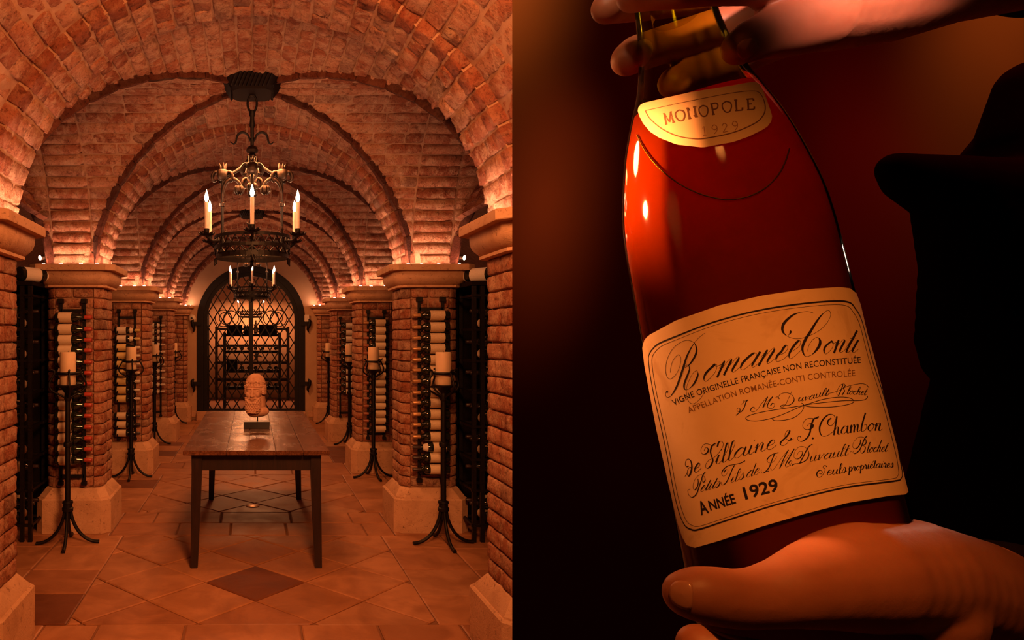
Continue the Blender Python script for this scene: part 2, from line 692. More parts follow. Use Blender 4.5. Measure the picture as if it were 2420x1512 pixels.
# ------------------------------------------------------------------ bricks
def unit_brick(name, nx, ny, seed, mat, amp=.11, drop=.09, jx=.010, jy=.028):
    rng = random.Random(seed)
    vs = []
    for i in range(nx + 1):
        for j in range(ny + 1):
            x, y = -.5 + i / nx, -.5 + j / ny
            edge = i in (0, nx) or j in (0, ny)
            corner = i in (0, nx) and j in (0, ny)
            z = rng.uniform(-amp, amp * .4)
            if edge:
                z -= drop + rng.uniform(0, drop * 1.2)
                x += rng.uniform(-jx, jx * .3) * (1 if x > 0 else -1)
                y += rng.uniform(-jy, jy * .3) * (1 if y > 0 else -1)
            else:
                x += rng.uniform(-.2, .2) / nx
                y += rng.uniform(-.1, .1) / ny
                if i == 1:
                    x = x - .55 / nx
                if i == nx - 1:
                    x = x + .55 / nx
                if j == 1:
                    y = y - .62 / ny
                if j == ny - 1:
                    y = y + .62 / ny
            if corner:
                z -= drop
                x *= .985
                y *= .95
            vs.append((x, y, z))
    w = ny + 1
    fs = [(i * w + j, (i + 1) * w + j, (i + 1) * w + j + 1, i * w + j + 1) for i in range(nx) for j in range(ny)]
    ring = [i * w for i in range(nx + 1)] + [nx * w + j for j in range(1, ny + 1)] + \
           [i * w + ny for i in range(nx - 1, -1, -1)] + [j for j in range(ny - 1, 0, -1)]
    o = len(vs)
    for k in ring:
        vs.append((vs[k][0], vs[k][1], -1.0))
    n = len(ring)
    for k in range(n):
        fs.append((ring[k], o + k, o + (k + 1) % n, ring[(k + 1) % n]))
    mb = MB()
    mb.add(vs, fs)
    return mb


BR = {}
BR['rib'] = {'lo': []}
for k in range(6):
    mb = unit_brick('brick', 4, 2, 400 + k, 'dark_brick', .05, .06, .008, .04)
    BR['rib']['lo'].append((mb.mesh('brick', 'dark_brick', True, 60), np.array(mb.v), mb.f))
for mk in ('brick', 'dark_brick', 'header_brick'):
    BR[mk] = {'lo': [], 'hi': []}
    for k in range(8):
        mb = unit_brick('brick', 4, 3, 100 + k, mk)
        BR[mk]['lo'].append((mb.mesh('brick', mk, True, 70), np.array(mb.v), mb.f))
    for k in range(8):
        mb = unit_brick('brick', 7, 4, 200 + k, mk)
        BR[mk]['hi'].append((mb.mesh('brick', mk, True, 70), np.array(mb.v), mb.f))
BRNG = random.Random(11)


class Wall:
    """places bricks under a parent, each an object of its own, or joined when too far to tell apart"""
    def __init__(self, parent, origin=(0, 0, 0), joined=False, res='lo'):
        self.p, self.o, self.j, self.res = parent, Vector(origin), joined, res
        self.buf = {}

    def brick(self, c, l, t, n, size, mat='brick', jit=.004, name='brick', tilt=.012):
        c = Vector(c) + Vector(n) * BRNG.uniform(-jit, jit)
        l, t, n = Vector(l), Vector(t), Vector(n)
        if l.cross(t).dot(n) < 0:
            l = -l
        a = BRNG.uniform(-tilt, tilt)
        l2 = l * cos(a) + t * sin(a)
        t2 = t * cos(a) - l * sin(a)
        sx, sy, sz = size
        M = Matrix(((l2.x * sx, t2.x * sy, n.x * sz, c.x - self.o.x),
                    (l2.y * sx, t2.y * sy, n.y * sz, c.y - self.o.y),
                    (l2.z * sx, t2.z * sy, n.z * sz, c.z - self.o.z),
                    (0, 0, 0, 1)))
        me, v, f = BRNG.choice(BR[mat][self.res])
        if self.j:
            A = np.array(M)
            b = self.buf.setdefault(mat, ([], [], [0]))
            b[0].append(v @ A[:3, :3].T + A[:3, 3])
            b[1].extend([tuple(i + b[2][0] for i in q) for q in f])
            b[2][0] += len(v)
        else:
            link(name, me, self.p, M)

    def done(self, name='brickwork'):
        for mat, (vs, fs, _) in self.buf.items():
            me = bpy.data.meshes.new(name)
            me.from_pydata(np.concatenate(vs).tolist(), [], fs)
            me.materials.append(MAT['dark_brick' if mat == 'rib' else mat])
            me.shade_smooth()
            me.set_sharp_from_angle(angle=math.radians(70))
            tag(link(name, me, self.p), kind='stuff')


def spans(a, b, L, rng=BRNG, joint=.008, first=None):
    """cut a course from a to b into bricks about L long"""
    out = []
    x = a
    nxt = first if first else rng.uniform(.35, 1.0) * L
    while x < b - .03:
        e = min(b, x + nxt)
        if b - e < .06:
            e = b
        out.append((x, e))
        x = e
        nxt = L * rng.uniform(.82, 1.1)
    return [((s + e) / 2, e - s - joint) for s, e in out if e - s > .03]
# ------------------------------------------------------------------ floor
COURSE = .0811
floor_mb = MB().box((0, 7.0, -.035), (9.0, 20.0, .05))
floor_o = tag(floor_mb.build('floor', 'grout', smooth=False), kind='structure')


def clip_poly(poly, x0, x1, y0, y1):
    for ax, lim, sg in ((0, x0, 1), (0, x1, -1), (1, y0, 1), (1, y1, -1)):
        out = []
        for i in range(len(poly)):
            a, b = poly[i], poly[(i + 1) % len(poly)]
            ia, ib = (a[ax] - lim) * sg >= 0, (b[ax] - lim) * sg >= 0
            if ia:
                out.append(a)
            if ia != ib:
                t = (lim - a[ax]) / (b[ax] - a[ax])
                out.append((a[0] + (b[0] - a[0]) * t, a[1] + (b[1] - a[1]) * t))
        poly = out
        if len(poly) < 3:
            return []
    return poly


frng = random.Random(5)


def slab(poly, mat='flagstone', gap=.005):
    if len(poly) < 3:
        return
    ar = sum(poly[i][0] * poly[(i + 1) % len(poly)][1] - poly[(i + 1) % len(poly)][0] * poly[i][1] for i in range(len(poly))) / 2
    if abs(ar) < .004:
        return
    if ar < 0:
        poly = poly[::-1]
    cx = sum(p[0] for p in poly) / len(poly)
    cy = sum(p[1] for p in poly) / len(poly)

    def ins(g):
        out = []
        for x, y in poly:
            d = math.hypot(x - cx, y - cy)
            k = max(.2, 1 - g * 1.35 / d)
            out.append((cx + (x - cx) * k, cy + (y - cy) * k))
        return out
    h = frng.uniform(-.0015, .002)
    tx, ty = frng.uniform(-.003, .003), frng.uniform(-.003, .003)
    a, b = ins(gap), ins(gap + .007)
    mb = MB()
    z = lambda p, e: h + e + (p[0] - cx) * tx + (p[1] - cy) * ty
    mb.loft([[(p[0], p[1], -.02) for p in a], [(p[0], p[1], z(p, -.005)) for p in a], [(p[0], p[1], z(p, 0)) for p in b]])
    mb.build('paving_stone', mat, floor_o, True, 25)


FX = .97
for k in range(-1, 5):
    yb0, yb1 = Y1 - .04 + PITCH * k, Y1 + .655 + PITCH * k
    yf1 = yb0 + PITCH
    # two rows of oblong flags between the pillar pair
    for r in range(2):
        ya, yc2 = yb0 + (yb1 - yb0) * r / 2, yb0 + (yb1 - yb0) * (r + 1) / 2
        x = -1.08
        x += 0 if r else -.0
        cuts = [-1.08]
        xx = -1.08 + (.28 if r else .5)
        while xx < .95:
            cuts.append(xx)
            xx += frng.uniform(.40, .62)
        cuts.append(1.08)
        for a, b in zip(cuts[:-1], cuts[1:]):
            slab([(a, ya), (b, ya), (b, yc2), (a, yc2)])
    # diagonal field
    for i in range(-4, 5):
        for j in range(-4, 5):
            if (i + j) % 2:
                continue
            cx, cy = i * .305 + .02, yb1 + .63 + j * .305
            poly = [(cx - .305, cy), (cx, cy - .305), (cx + .305, cy), (cx, cy + .305)]
            poly = clip_poly(poly, -FX, FX, yb1, yf1)
            dark = (k == 0 and i == 0 and j == 0)
            slab(poly, 'dark_flagstone' if dark else 'flagstone')
    # side strips, and the stones under the arcade
    for s in (-1, 1):
        yy = yb1
        n = 0
        while yy < yf1 - .01:
            e = min(yf1, yy + frng.uniform(.38, .52))
            if yf1 - e < .15:
                e = yf1
            dk = (k == 0 and s == -1 and n == 0) or (k > 0 and frng.random() < .15)
            x0, x1 = FX, 1.42
            slab([(s * x0, yy), (s * x1, yy), (s * x1, e), (s * x0, e)][::s], 'dark_flagstone' if dk else 'flagstone')
            slab([(s * x1, yy), (s * 1.95, yy), (s * 1.95, e), (s * x1, e)][::s], 'flagstone')
            slab([(s * 1.95, yy), (s * 2.6, yy), (s * 2.6, e), (s * 1.95, e)][::s])
            yy = e
            n += 1
        slab([(s * 1.08, yb0), (s * 1.95, yb0), (s * 1.95, yb1), (s * 1.08, yb1)][::s])
        slab([(s * 1.95, yb0), (s * 2.6, yb0), (s * 2.6, yb1), (s * 1.95, yb1)][::s])

# small round covers let into the floor
c = MB().lathe([(.001, .004), (.055, .004), (.06, .001), (.06, -.01)], 24)
o = c.build('floor_cover', 'drain_metal')
o.location = (.005, 6.18, .003)
tag(o, 'small round pale metal cover let into the floor beyond the table', 'floor cover')
c = MB().lathe([(.10, .004), (.13, .006), (.135, .0), (.10, -.002)], 28, cap=False).lathe([(.001, .002), (.10, .002)], 28, cap=False)
o = c.build('floor_drain', 'iron')
o.location = (1.76, 4.62, .004)
tag(o, 'round drain cover in the floor beside the right brick pillar nearest the edge', 'drain')

# ------------------------------------------------------------------ pillars
CH = .06


def octo(h, c, z, hx=None):
    hx = hx or h
    return [(-hx + c, -h, z), (hx - c, -h, z), (hx, -h + c, z), (hx, h - c, z), (hx - c, h, z), (-hx + c, h, z), (-hx, h - c, z), (-hx, -h + c, z)]


# corner brick: wraps a chamfer and half the side
CORNER = {}
for res, nz in (('lo', 2), ('hi', 3)):
    CORNER[res] = []
    for k in range(6):
        rng = random.Random(300 + k)
        path = [(-.006, 0), (-.003, 0), (.004, .003), (.03, .03), (.06, .06), (.06, .10), (.06, .15), (.06, .215)]
        vs = []
        hh = COURSE / 2 - .004
        rows = [-hh, -hh * .84] + [hh * (2 * q / nz - 1) * .6 for q in range(1, nz)] + [hh * .84, hh]
        for z in rows:
            e = .006 if abs(z) > hh * .9 else 0
            for i, (x, y) in enumerate(path):
                en = .005 if i in (0, len(path) - 1) else 0
                j = rng.uniform(-.004, .003)
                nx, ny = (0, -1) if i < 2 else ((.7, -.7) if i < 5 else (1, 0))
                vs.append((x + nx * (j - e - en), y + ny * (j - e - en), z + rng.uniform(-.003, .002)))
        w = len(path)
        fs = [(a * w + b, a * w + b + 1, (a + 1) * w + b + 1, (a + 1) * w + b) for a in range(len(rows) - 1) for b in range(w - 1)]
        n0 = len(vs)
        vs += [(-.03, .06, -hh), (-.03, .06, hh), (.0, .2, -hh), (.0, .2, hh)]
        top = (len(rows) - 1) * w
        fs += [tuple([n0 + 2, n0] + list(range(0, w)))[::-1], tuple([n0 + 3, n0 + 1] + [top + i for i in range(w)])]
        fs += [tuple([n0, n0 + 1] + [r * w for r in range(len(rows) - 1, -1, -1)]), tuple([n0 + 3, n0 + 2] + [r * w + w - 1 for r in range(len(rows))])]
        mb = MB().add(vs, fs)
        CORNER[res].append(mb.mesh('brick', 'brick', True, 60))

ORD = ['nearest', 'second', 'third', 'fourth', 'fifth']


LED = MB().box((0, 0, 0), (.024, .024, .002)).mesh('led', 'led_glow')


def pillar(i, s):
    yc = Y1 + .285 + PITCH * i
    side = 'left' if s < 0 else 'right'
    lab = {0: f'brick pillar at the very {side} edge of the cellar view, cut by the frame',
           1: f'tall brick pillar on the {side} with stone cap, beside the nearest candle stand',
           2: f'brick pillar on the {side} of the aisle, second candle stand before it',
           3: f'brick pillar on the {side} of the aisle, third from the front',
           4: f'far {side} brick pier engaged in the wall beside the arched gate'}[i]
    p = thing('brick_pillar', (s * XP, yc, 0), lab, 'pillar', 'brick pillars of the arcade')
    rng = random.Random(40 + i * 2 + (s > 0))
    # plinth: block and sloped shoulder
    rough = lambda ring: [(x + rng.uniform(-.002, .002), y + rng.uniform(-.002, .002), z) for x, y, z in ring]
    MB().loft([rough(octo(.285, .06, 0)), rough(octo(.285, .06, .252)), octo(.278, .06, .262)]).build('plinth', 'stone', p, True, 30)
    MB().loft([octo(.270, .06, .258), octo(.268, .06, .270), rough(octo(.222, .058, .333)), octo(.20, .055, .337)]).build('plinth_shoulder', 'stone', p, True, 30)
    # capital
    MB().loft([octo(.325, .062, 2.002), octo(.327, .062, 2.006), octo(.327, .062, 2.046), octo(.322, .06, 2.051)]).build('capital_slab', 'stone', p, True, 30)
    MB().loft([octo(.248, .06, 1.896), octo(.262, .06, 1.912), octo(.276, .06, 1.930), octo(.284, .06, 1.955), octo(.287, .06, 2.003)]).build('capital_cove', 'stone', p, True, 50)
    MB().loft([octo(.240, .06, 1.876), octo(.248, .06, 1.879), octo(.248, .06, 1.893), octo(.243, .06, 1.897)]).build('capital_fillet', 'stone', p, True, 30)
    MB().loft([octo(.198, .056, .30), octo(.198, .056, 1.90)]).build('mortar_core', 'mortar', p, False)
    MB().box((0, 0, 2.6), (.38, .34, 1.12)).build('springing_core', 'mortar', p, False)
    res = 'hi' if i < 2 else 'lo'
    W = Wall(p, (s * XP, yc, 0), False, res)
    nco = 19
    hz = (1.877 - .335) / nco
    for c in range(nco):
        z = .335 + hz * (c + .5)
        for f in (-1, 1):
            w = .218 - CH
            if i == 4 and f == 1:
                continue
            # face brick(s) between the corner pieces
            L = 2 * w - .11 if rng.random() < .5 else 2 * w
            lo, hi = -w + .009, w - .009
            ss = [(0, hi - lo - .008)] if rng.random() < .38 else [((lo + q) / 2, q - lo - .01) for q in [rng.uniform(lo + .09, hi - .09)]]
            if len(ss) == 1 and ss[0][0] != 0:
                c0, l0 = ss[0]
                e = c0 + l0 / 2 + .01
                ss.append(((e + hi) / 2, hi - e - .008))
            for cx, L in ss:
                W.brick((s * XP + cx, yc + f * .218, z), (1, 0, 0), (0, 0, 1), (0, f, 0), (L, hz - .010, .055))
        for sx in (-1, 1):
            for sy in (-1, 1):
                if i == 4 and sy == 1:
                    continue
                me = rng.choice(CORNER[res])
                M = Matrix.Translation((sx * w, sy * .218, z)) @ Matrix.Diagonal((sx, -sy, hz / COURSE * rng.choice((1, -1)), 1)) @ Matrix.Translation((0, 0, 0))
                link('brick', me, p, M)
    W.done()
    # warm strip light lying on the capital round the springing
    st = thing('strip_light', (s * XP, yc, 2.0515), f'warm strip of tiny lights on the cap of the {side} pillar, {ORD[i]} from the front', 'strip light', 'strip lights on the pillar caps')
    base = MB()
    q = .268
    segs = [((-q, -q), (q, -q)), ((-s * q, -q), (-s * q, q))]
    if i < 4:
        segs.append(((-q, q), (q, q)))
    for a, b in segs:
        base.bar((a[0], a[1], .0015), (b[0], b[1], .0015), .012, .003)
        nled = 4
        for k in range(nled):
            t = (k + .5 + rng.uniform(-.15, .15)) / nled
            link('led', LED, st, Matrix.Translation((a[0] + (b[0] - a[0]) * t, a[1] + (b[1] - a[1]) * t, .0030)))
    base.build('tape', 'white_plastic', st, False)
    return p


for i in range(5):
    for s in (-1, 1):
        pillar(i, s)
# ------------------------------------------------------------------ vaults
RA, ZA = 1.185, 1.905        # transverse arches
RC, ZC = 1.250, 1.880        # vault cells
XG = 1.22
SOFF = .067


def arch_y(i):
    a = Y1 + SOFF + PITCH * i
    return a, a + (.436 if i < 4 else .225)


def arch(i):
    y0, y1 = arch_y(i)
    lab = ['broad brick arch nearest the viewer, its crown cut by the top of the frame',
           'brick arch over the aisle between the pillars with the nearest candle stands',
           'brick arch over the aisle springing from the third pair of pillars in view',
           'brick arch over the aisle, the last free one before the gate wall',
           'narrow brick arch against the wall around the arched gate'][i]
    p = thing('brick_arch', (0, (y0 + y1) / 2, 2.05), lab, 'arch', 'brick arches across the aisle')
    f0 = math.asin((2.052 - ZA) / RA)
    n = 41 if i else 36
    W = Wall(p, (0, (y0 + y1) / 2, 2.05), False, 'hi' if i == 0 else 'lo')
    mb = MB()
    oy = (y0 + y1) / 2

    def sh(u, v):
        f = f0 + (PI - 2 * f0) * u
        return ((RA + .013) * cos(f), (y0 + .02 + (y1 - y0 - .04) * v) - oy, ZA + (RA + .013) * sin(f) - 2.05)
    mb.grid(sh, 48, 1)
    # front face bed
    def sf(u, v):
        f = f0 + (PI - 2 * f0) * u
        r = RA + .01 + .12 * v
        return (r * cos(f), y0 + .012 - oy, ZA + r * sin(f) - 2.05)
    mb.grid(sf, 48, 1)
    mb.build('mortar_bed', 'mortar', p, True, 40)
    D = y1 - y0
    st = (PI - 2 * f0) / n
    for k in range(n):
        f = f0 + st * (k + .5)
        nrm = Vector((-cos(f), 0, -sin(f)))
        tg = Vector((-sin(f), 0, cos(f)))
        rows = [(0, .105)]
        if D > .3:
            rows += [(.105, .22), (.22, D)] if k % 2 else [(.105, .325), (.325, D)]
        else:
            rows += [(.105, D)]
        for q, (a, b) in enumerate(rows):
            m = 'header_brick' if q == 0 else 'brick'
            c = Vector((RA * cos(f), y0 + (a + b) / 2, ZA + RA * sin(f)))
            W.brick(c, (0, 1, 0), tg, nrm, (b - a - .004, st * RA - .005, .085), m, .004)
    W.done()


for i in range(5):
    arch(i)


def groin(ya, yb):
    yc = ya + (yb - ya) * .573
    n0, n1 = yc - ya + .06, yb + .02 - yc
    def xg(y):
        if y < yc:
            return XG * min(1, ((yc - y) / n0)) ** 1.1
        return XG * min(1, ((y - yc) / n1)) ** .87
    def ynear(x):
        return yc - n0 * (min(1, abs(x) / XG)) ** (1 / 1.1)
    def yfar(x):
        return yc + n1 * (min(1, abs(x) / XG)) ** (1 / .87)
    return yc, xg, ynear, yfar, yc - n0, yc + n1


def zc_of(x):
    return ZC + math.sqrt(max(.0001, RC * RC - x * x))


def bay(i):
    ya, yb = arch_y(i)[1], arch_y(i + 1)[0]
    yc, xg, yn, yf, ymin, ymax = groin(ya, yb)
    joined = i >= 2
    res = 'lo'
    f0 = math.acos(XG / RC)
    nco = int((PI - 2 * f0) * RC / .083)
    st = (PI - 2 * f0) / nco
    # front and back cells over the aisle
    for part in range(2):
        mb = MB()
        def sh(u, v):
            f = f0 + (PI - 2 * f0) * u
            x, z = (RC + .013) * cos(f), ZC + (RC + .013) * sin(f)
            y = (ya - .05 + (yn(x) - ya + .05) * v) if part == 0 else (yf(x) + (yb + .05 - yf(x)) * v)
            return (x, y, z)
        mb.grid(sh, 48, 6)
        o = tag(mb.build('ceiling', 'mortar', None, True, 40), kind='structure')
        rib_parent = o
        W = Wall(o, (0, 0, 0), joined, res)
        for k in range(nco):
            f = f0 + st * (k + .5)
            x, z = RC * cos(f), ZC + RC * sin(f)
            nrm = Vector((-cos(f), 0, -sin(f)))
            tg = Vector((-sin(f), 0, cos(f)))
            a, b = (ya, yn(x)) if part == 0 else (yf(x), yb)
            if b - a < .04:
                continue
            for c, L in spans(a, b, .25 if part else .26):
                W.brick((x, c, z), (0, 1, 0), tg, nrm, (L + .002, st * RC - .004, .06))
        W.done()
    # side cells, the arcade arch and the outer cell beyond
    prof = []
    N = 160
    prof.append((ymin + .0, 2.05))
    for k in range(N + 1):
        y = ymin + (ymax - ymin) * k / N
        prof.append((y, zc_of(xg(y))))
    prof.append((ymax - .0, 2.05))
    P = np.array(prof)
    seg = np.linalg.norm(np.diff(P, axis=0), axis=1)
    cum = np.concatenate([[0], np.cumsum(seg)])
    tot = cum[-1]
    n2 = int(tot / .083)
    def pt(s):
        return np.array([np.interp(s, cum, P[:, 0]), np.interp(s, cum, P[:, 1])])
    for s in (-1, 1):
        mb = MB()
        def sh(u, v):
            q = pt(tot * u)
            a = pt(max(0, tot * u - .01))
            b = pt(min(tot, tot * u + .01))
            tt = (b - a) / np.linalg.norm(b - a)
            nn = np.array([tt[1], -tt[0]])
            q = q - nn * .013
            x0 = xg(q[0])
            x1 = max(x0, 2.78 - x0)
            return (s * (x0 + (x1 - x0) * v), q[0], q[1])
        mb.grid(sh, 60, 8)
        o = tag(mb.build('ceiling', 'mortar', None, True, 40), kind='structure')
        W = Wall(o, (0, 0, 0), joined, res)
        o2 = W2 = None
        for k in range(n2):
            q = pt(tot * (k + .5) / n2)
            a, b = pt(tot * (k + .2) / n2), pt(tot * (k + .8) / n2)
            tt = (b - a) / np.linalg.norm(b - a)
            tg = Vector((0, tt[0], tt[1]))
            nrm = Vector((0, tt[1], -tt[0]))
            hz = tot / n2
            x0 = xg(q[0])
            if 1.235 - x0 > .05:
                for c, L in spans(x0, 1.235, .27):
                    W.brick((s * c, q[0], q[1]), (1, 0, 0), tg, nrm, (L + .002, hz - .004, .06))
            W.brick(Vector((s * 1.388, q[0], q[1])) + nrm * .016, (1, 0, 0), tg, nrm, (.297, hz - .006, .075), jit=.006)
            xo = 2.78 - x0
            if xo - 1.54 > .05 and i < 2:
                for c, L in spans(1.545, min(xo, 2.2), .27):
                    W.brick((s * c, q[0], q[1]), (1, 0, 0), tg, nrm, (L + .002, hz - .004, .06))
        W.done()
    # dark groin ribs
    W = Wall(rib_parent, (0, 0, 0), i >= 3, 'lo')
    for s in (-1, 1):
        for d in (-1, 1):
            for outer in (0, 1):
                if outer and i > 0:
                    continue
                pts = []
                for k in range(61):
                    y = yc + ((ymin - yc) if d < 0 else (ymax - yc)) * k / 60
                    x = xg(y)
                    pts.append(Vector((s * (x if not outer else 2.78 - x), y, zc_of(x))))
                pts.append(Vector((pts[-1].x, pts[-1].y, 2.06)))
                cl = [0]
                for a, b in zip(pts[:-1], pts[1:]):
                    cl.append(cl[-1] + (b - a).length)
                T = cl[-1]
                A = np.array([list(p) for p in pts])
                g = lambda q: Vector([np.interp(q, cl, A[:, m]) for m in range(3)])
                nb = max(4, int(T / .20))
                for k in range(nb):
                    a, b = g(T * k / nb), g(T * (k + 1) / nb)
                    c = (a + b) / 2
                    l = (b - a).normalized()
                    inw = Vector(((0 if not outer else s * 2.78), yc, 1.7)) - c
                    nn = (inw - l * inw.dot(l)).normalized()
                    tt = nn.cross(l)
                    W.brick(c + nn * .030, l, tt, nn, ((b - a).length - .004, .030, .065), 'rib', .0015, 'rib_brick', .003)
    W.done()
    return yc


BOSS = [bay(i) for i in range(4)]

# the vault over the viewer: plain barrel up to the first arch
mb = MB()
f0 = math.acos(1.22 / RC)
y_a, y_b = 1.35, arch_y(0)[0]
mb.grid(lambda u, v: ((RC + .01) * cos(f0 + (PI - 2 * f0) * u), y_a + (y_b - y_a + .03) * v, ZC + (RC + .01) * sin(f0 + (PI - 2 * f0) * u)), 48, 1)
o = tag(mb.build('ceiling', 'mortar', None, True, 40), kind='structure')
W = Wall(o, (0, 0, 0), False, 'hi')
nco = 34
st = (PI - 2 * f0) / nco
for k in range(nco):
    f = f0 + st * (k + .5)
    for c, L in spans(y_a, y_b, .26):
        W.brick((RC * cos(f), c, ZC + RC * sin(f)), (0, 1, 0), (-sin(f), 0, cos(f)), (-cos(f), 0, -sin(f)), (L + .002, st * RC - .006, .07), jit=.007)
W.done()

# side aisle shells and outer walls, dark behind the racks
for s, nm in ((-1, 'wall_left'), (1, 'wall_right')):
    mb = MB()
    cx = s * 2.746
    mb.grid(lambda u, v: (cx + 1.26 * cos(.42 + (PI - .84) * u), 3.3 + 9.3 * v, 1.88 + 1.27 * sin(.42 + (PI - .84) * u)), 24, 4)
    o = tag(mb.build('ceiling', 'mortar', None, True, 60), kind='structure')
    W = Wall(o, (0, 0, 0), True)
    for k in range(46):
        f = PI * (k + .5) / 46
        if s * cos(f) > .35 or f < .42 or f > PI - .42:
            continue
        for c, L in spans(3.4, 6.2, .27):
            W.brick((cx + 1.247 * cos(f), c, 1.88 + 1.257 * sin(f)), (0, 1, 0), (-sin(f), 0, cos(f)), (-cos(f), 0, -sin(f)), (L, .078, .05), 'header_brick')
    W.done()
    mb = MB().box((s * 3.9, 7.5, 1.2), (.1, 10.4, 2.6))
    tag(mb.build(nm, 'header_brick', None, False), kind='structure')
    mb = MB().box((s * 2.6, 7.75, 1.0), (2.4, .05, 2.0))


# ------------------------------------------------------------------ end wall with the arched gate
YW = 12.60
GX, GH, GZ, GB = -.022, .975, 1.80, .150


def arch_outline(hw, zs, zb, n=32, cx=GX):
    pts = [(cx + hw, zb)]
    for k in range(n + 1):
        a = PI * k / n
        pts.append((cx + hw * cos(a), zs + hw * sin(a)))
    pts.append((cx - hw, zb))
    return pts


def arch_wall(y, thick, x0, x1, z1):
    mb = MB()
    inner = arch_outline(GH, GZ, 0)
    def outer(p):
        # push the opening's outline out to the wall's rectangle
        x, z = p
        if z <= GZ:
            return (x1 if x > GX else x0, z)
        dx, dz = x - GX, z - GZ
        k = min(((x1 if dx > 0 else x0) - GX) / dx if abs(dx) > 1e-6 else 1e9, (z1 - GZ) / dz if dz > 1e-6 else 1e9)
        return (GX + dx * k, GZ + dz * k)
    out = [outer(p) for p in inner]
    n = len(inner)
    vs = [(p[0], y, p[1]) for p in inner] + [(p[0], y, p[1]) for p in out] + [(p[0], y + thick, p[1]) for p in inner]
    fs = []
    for k in range(n - 1):
        fs.append((k, k + 1, n + k + 1, n + k))
        fs.append((k, 2 * n + k, 2 * n + k + 1, k + 1))
    # corners of the rectangle
    vs += [(x1, y, z1), (x0, y, z1)]
    for q, cxx in ((3 * n, x1), (3 * n + 1, x0)):
        for k in range(n - 1):
            a, b = out[k], out[k + 1]
            if abs(a[0] - cxx) < 1e-6 and abs(b[1] - z1) < 1e-6 or abs(b[0] - cxx) < 1e-6 and abs(a[1] - z1) < 1e-6:
                fs.append((n + k, n + k + 1, q))
    mb.add(vs, fs)
    return mb


wall_back = tag(arch_wall(YW, .35, -1.6, 1.6, 3.4).build('wall_back', 'plaster', None, False), kind='structure')
MB().box((GX, YW + .1, GB / 2), (2 * GH, .5, GB)).build('threshold', 'stone', wall_back, False, bevel=.006)
for s in (-1, 1):
    MB().box((s * 1.26, YW - .012, .10), (.50, .03, .10)).build('skirting', 'stone', wall_back, False, bevel=.005)
    # the far arcade return walls behind the last piers
    tag(MB().box((s * 2.7, YW + .1, 1.3), (2.2, .2, 2.7)).build('wall_back_' + ('left' if s < 0 else 'right'), 'brick', None, False), kind='structure')

gate = thing('iron_gate', (GX, YW + .06, GB), 'black wrought iron arched gate with diamond lattice at the far end of the aisle', 'gate')
gb = Vector((GX, YW + .06, GB))


def ring_frame(r0, r1, y0, y1, zs, zb):
    a = arch_outline(r1, zs, zb, 36, 0)
    b = arch_outline(r0, zs, zb, 36, 0)
    n = len(a)
    vs = [(p[0], y0, p[1] - GB) for p in a] + [(p[0], y0, p[1] - GB) for p in b] + [(p[0], y1, p[1] - GB) for p in a] + [(p[0], y1, p[1] - GB) for p in b]
    fs = []
    for k in range(n - 1):
        fs += [(k, k + 1, n + k + 1, n + k), (2 * n + k, 3 * n + k, 3 * n + k + 1, 2 * n + k + 1), (n + k, n + k + 1, 3 * n + k + 1, 3 * n + k), (k, 2 * n + k, 2 * n + k + 1, k + 1)]
    fs += [(0, n, 3 * n, 2 * n), (n - 1, 3 * n - 1, 4 * n - 1, 2 * n - 1)]
    return MB().add(vs, fs)


ring_frame(GH - .115, GH + .0, -.07, .30, GZ, GB).build('frame', 'iron', gate, False)  # iron frame; its deep black lining also stands for the reveal's shade
ring_frame(GH - .185, GH - .11, -.02, .05, GZ, GB).build('leaf_frame', 'iron', gate, False)
MB().box((0, 0, (GZ + GH - GB - .1) / 2), (.085, .06, GZ + GH - GB - .1)).build('centre_post', 'iron', gate, False, bevel=.006)
MB().box((0, 0, .02), (2 * GH - .1, .05, .05)).build('bottom_rail', 'iron', gate, False, bevel=.004)
RI = GH - .17


def inside(x, z):
    z += GB
    if z < GB + .02 or abs(x) > RI:
        return False
    return z <= GZ or x * x + (z - GZ) ** 2 <= RI * RI


SXs, SZs = .172, .275
for fam in (1, -1):
    for k in range(-22, 34):
        # line z = fam * slope * (x - k*SXs)
        sl = fam * SZs / SXs
        run = []
        best = None
        N = 260
        for q in range(N + 1):
            z = .03 + 2.65 * q / N
            x = k * SXs * fam * 1.0 + z / sl - 0
            if inside(x, z) and abs(x) > .045:
                run.append((x, z))
            else:
                if len(run) > 6:
                    MB().bar((run[0][0], .012 * fam, run[0][1]), (run[-1][0], .012 * fam, run[-1][1]), .020, .022, (0, 1, 0)).build('lattice_bar', 'iron', gate, False)
                run = []
        if len(run) > 6:
            MB().bar((run[0][0], .012 * fam, run[0][1]), (run[-1][0], .012 * fam, run[-1][1]), .020, .022, (0, 1, 0)).build('lattice_bar', 'iron', gate, False)
for s in (-1, 1):
    for dx, rr in ((.36, .135), (.46, .11), (.50, .15)):
        pts = [(s * dx + rr * cos(2 * PI * k / 20), -.03, 1.71 + rr * sin(2 * PI * k / 20) - .03) for k in range(21)]
        MB().tube(pts, .008, 6).build('scroll_ring', 'iron', gate)
    for z in (1.58, .50):
        h = MB()
        h.bar((s * .90, -.085, z), (s * 1.03, -.085, z), .03, .07)
        h.tube([(s * 1.03, -.085, z + .09), (s * 1.06, -.09, z + .05), (s * 1.05, -.09, z - .02), (s * 1.02, -.085, z - .10), (s * 1.035, -.085, z - .15)], [.014, .03, .035, .022, .012], 8)
        h.build('hinge', 'iron', gate)
h = MB().box((.10, -.03, .98), (.05, .03, .14)).tube([(.10, -.05, 1.0), (.16, -.06, 1.0), (.2, -.05, .98)], .012, 8)
h.build('latch', 'iron', gate, False)

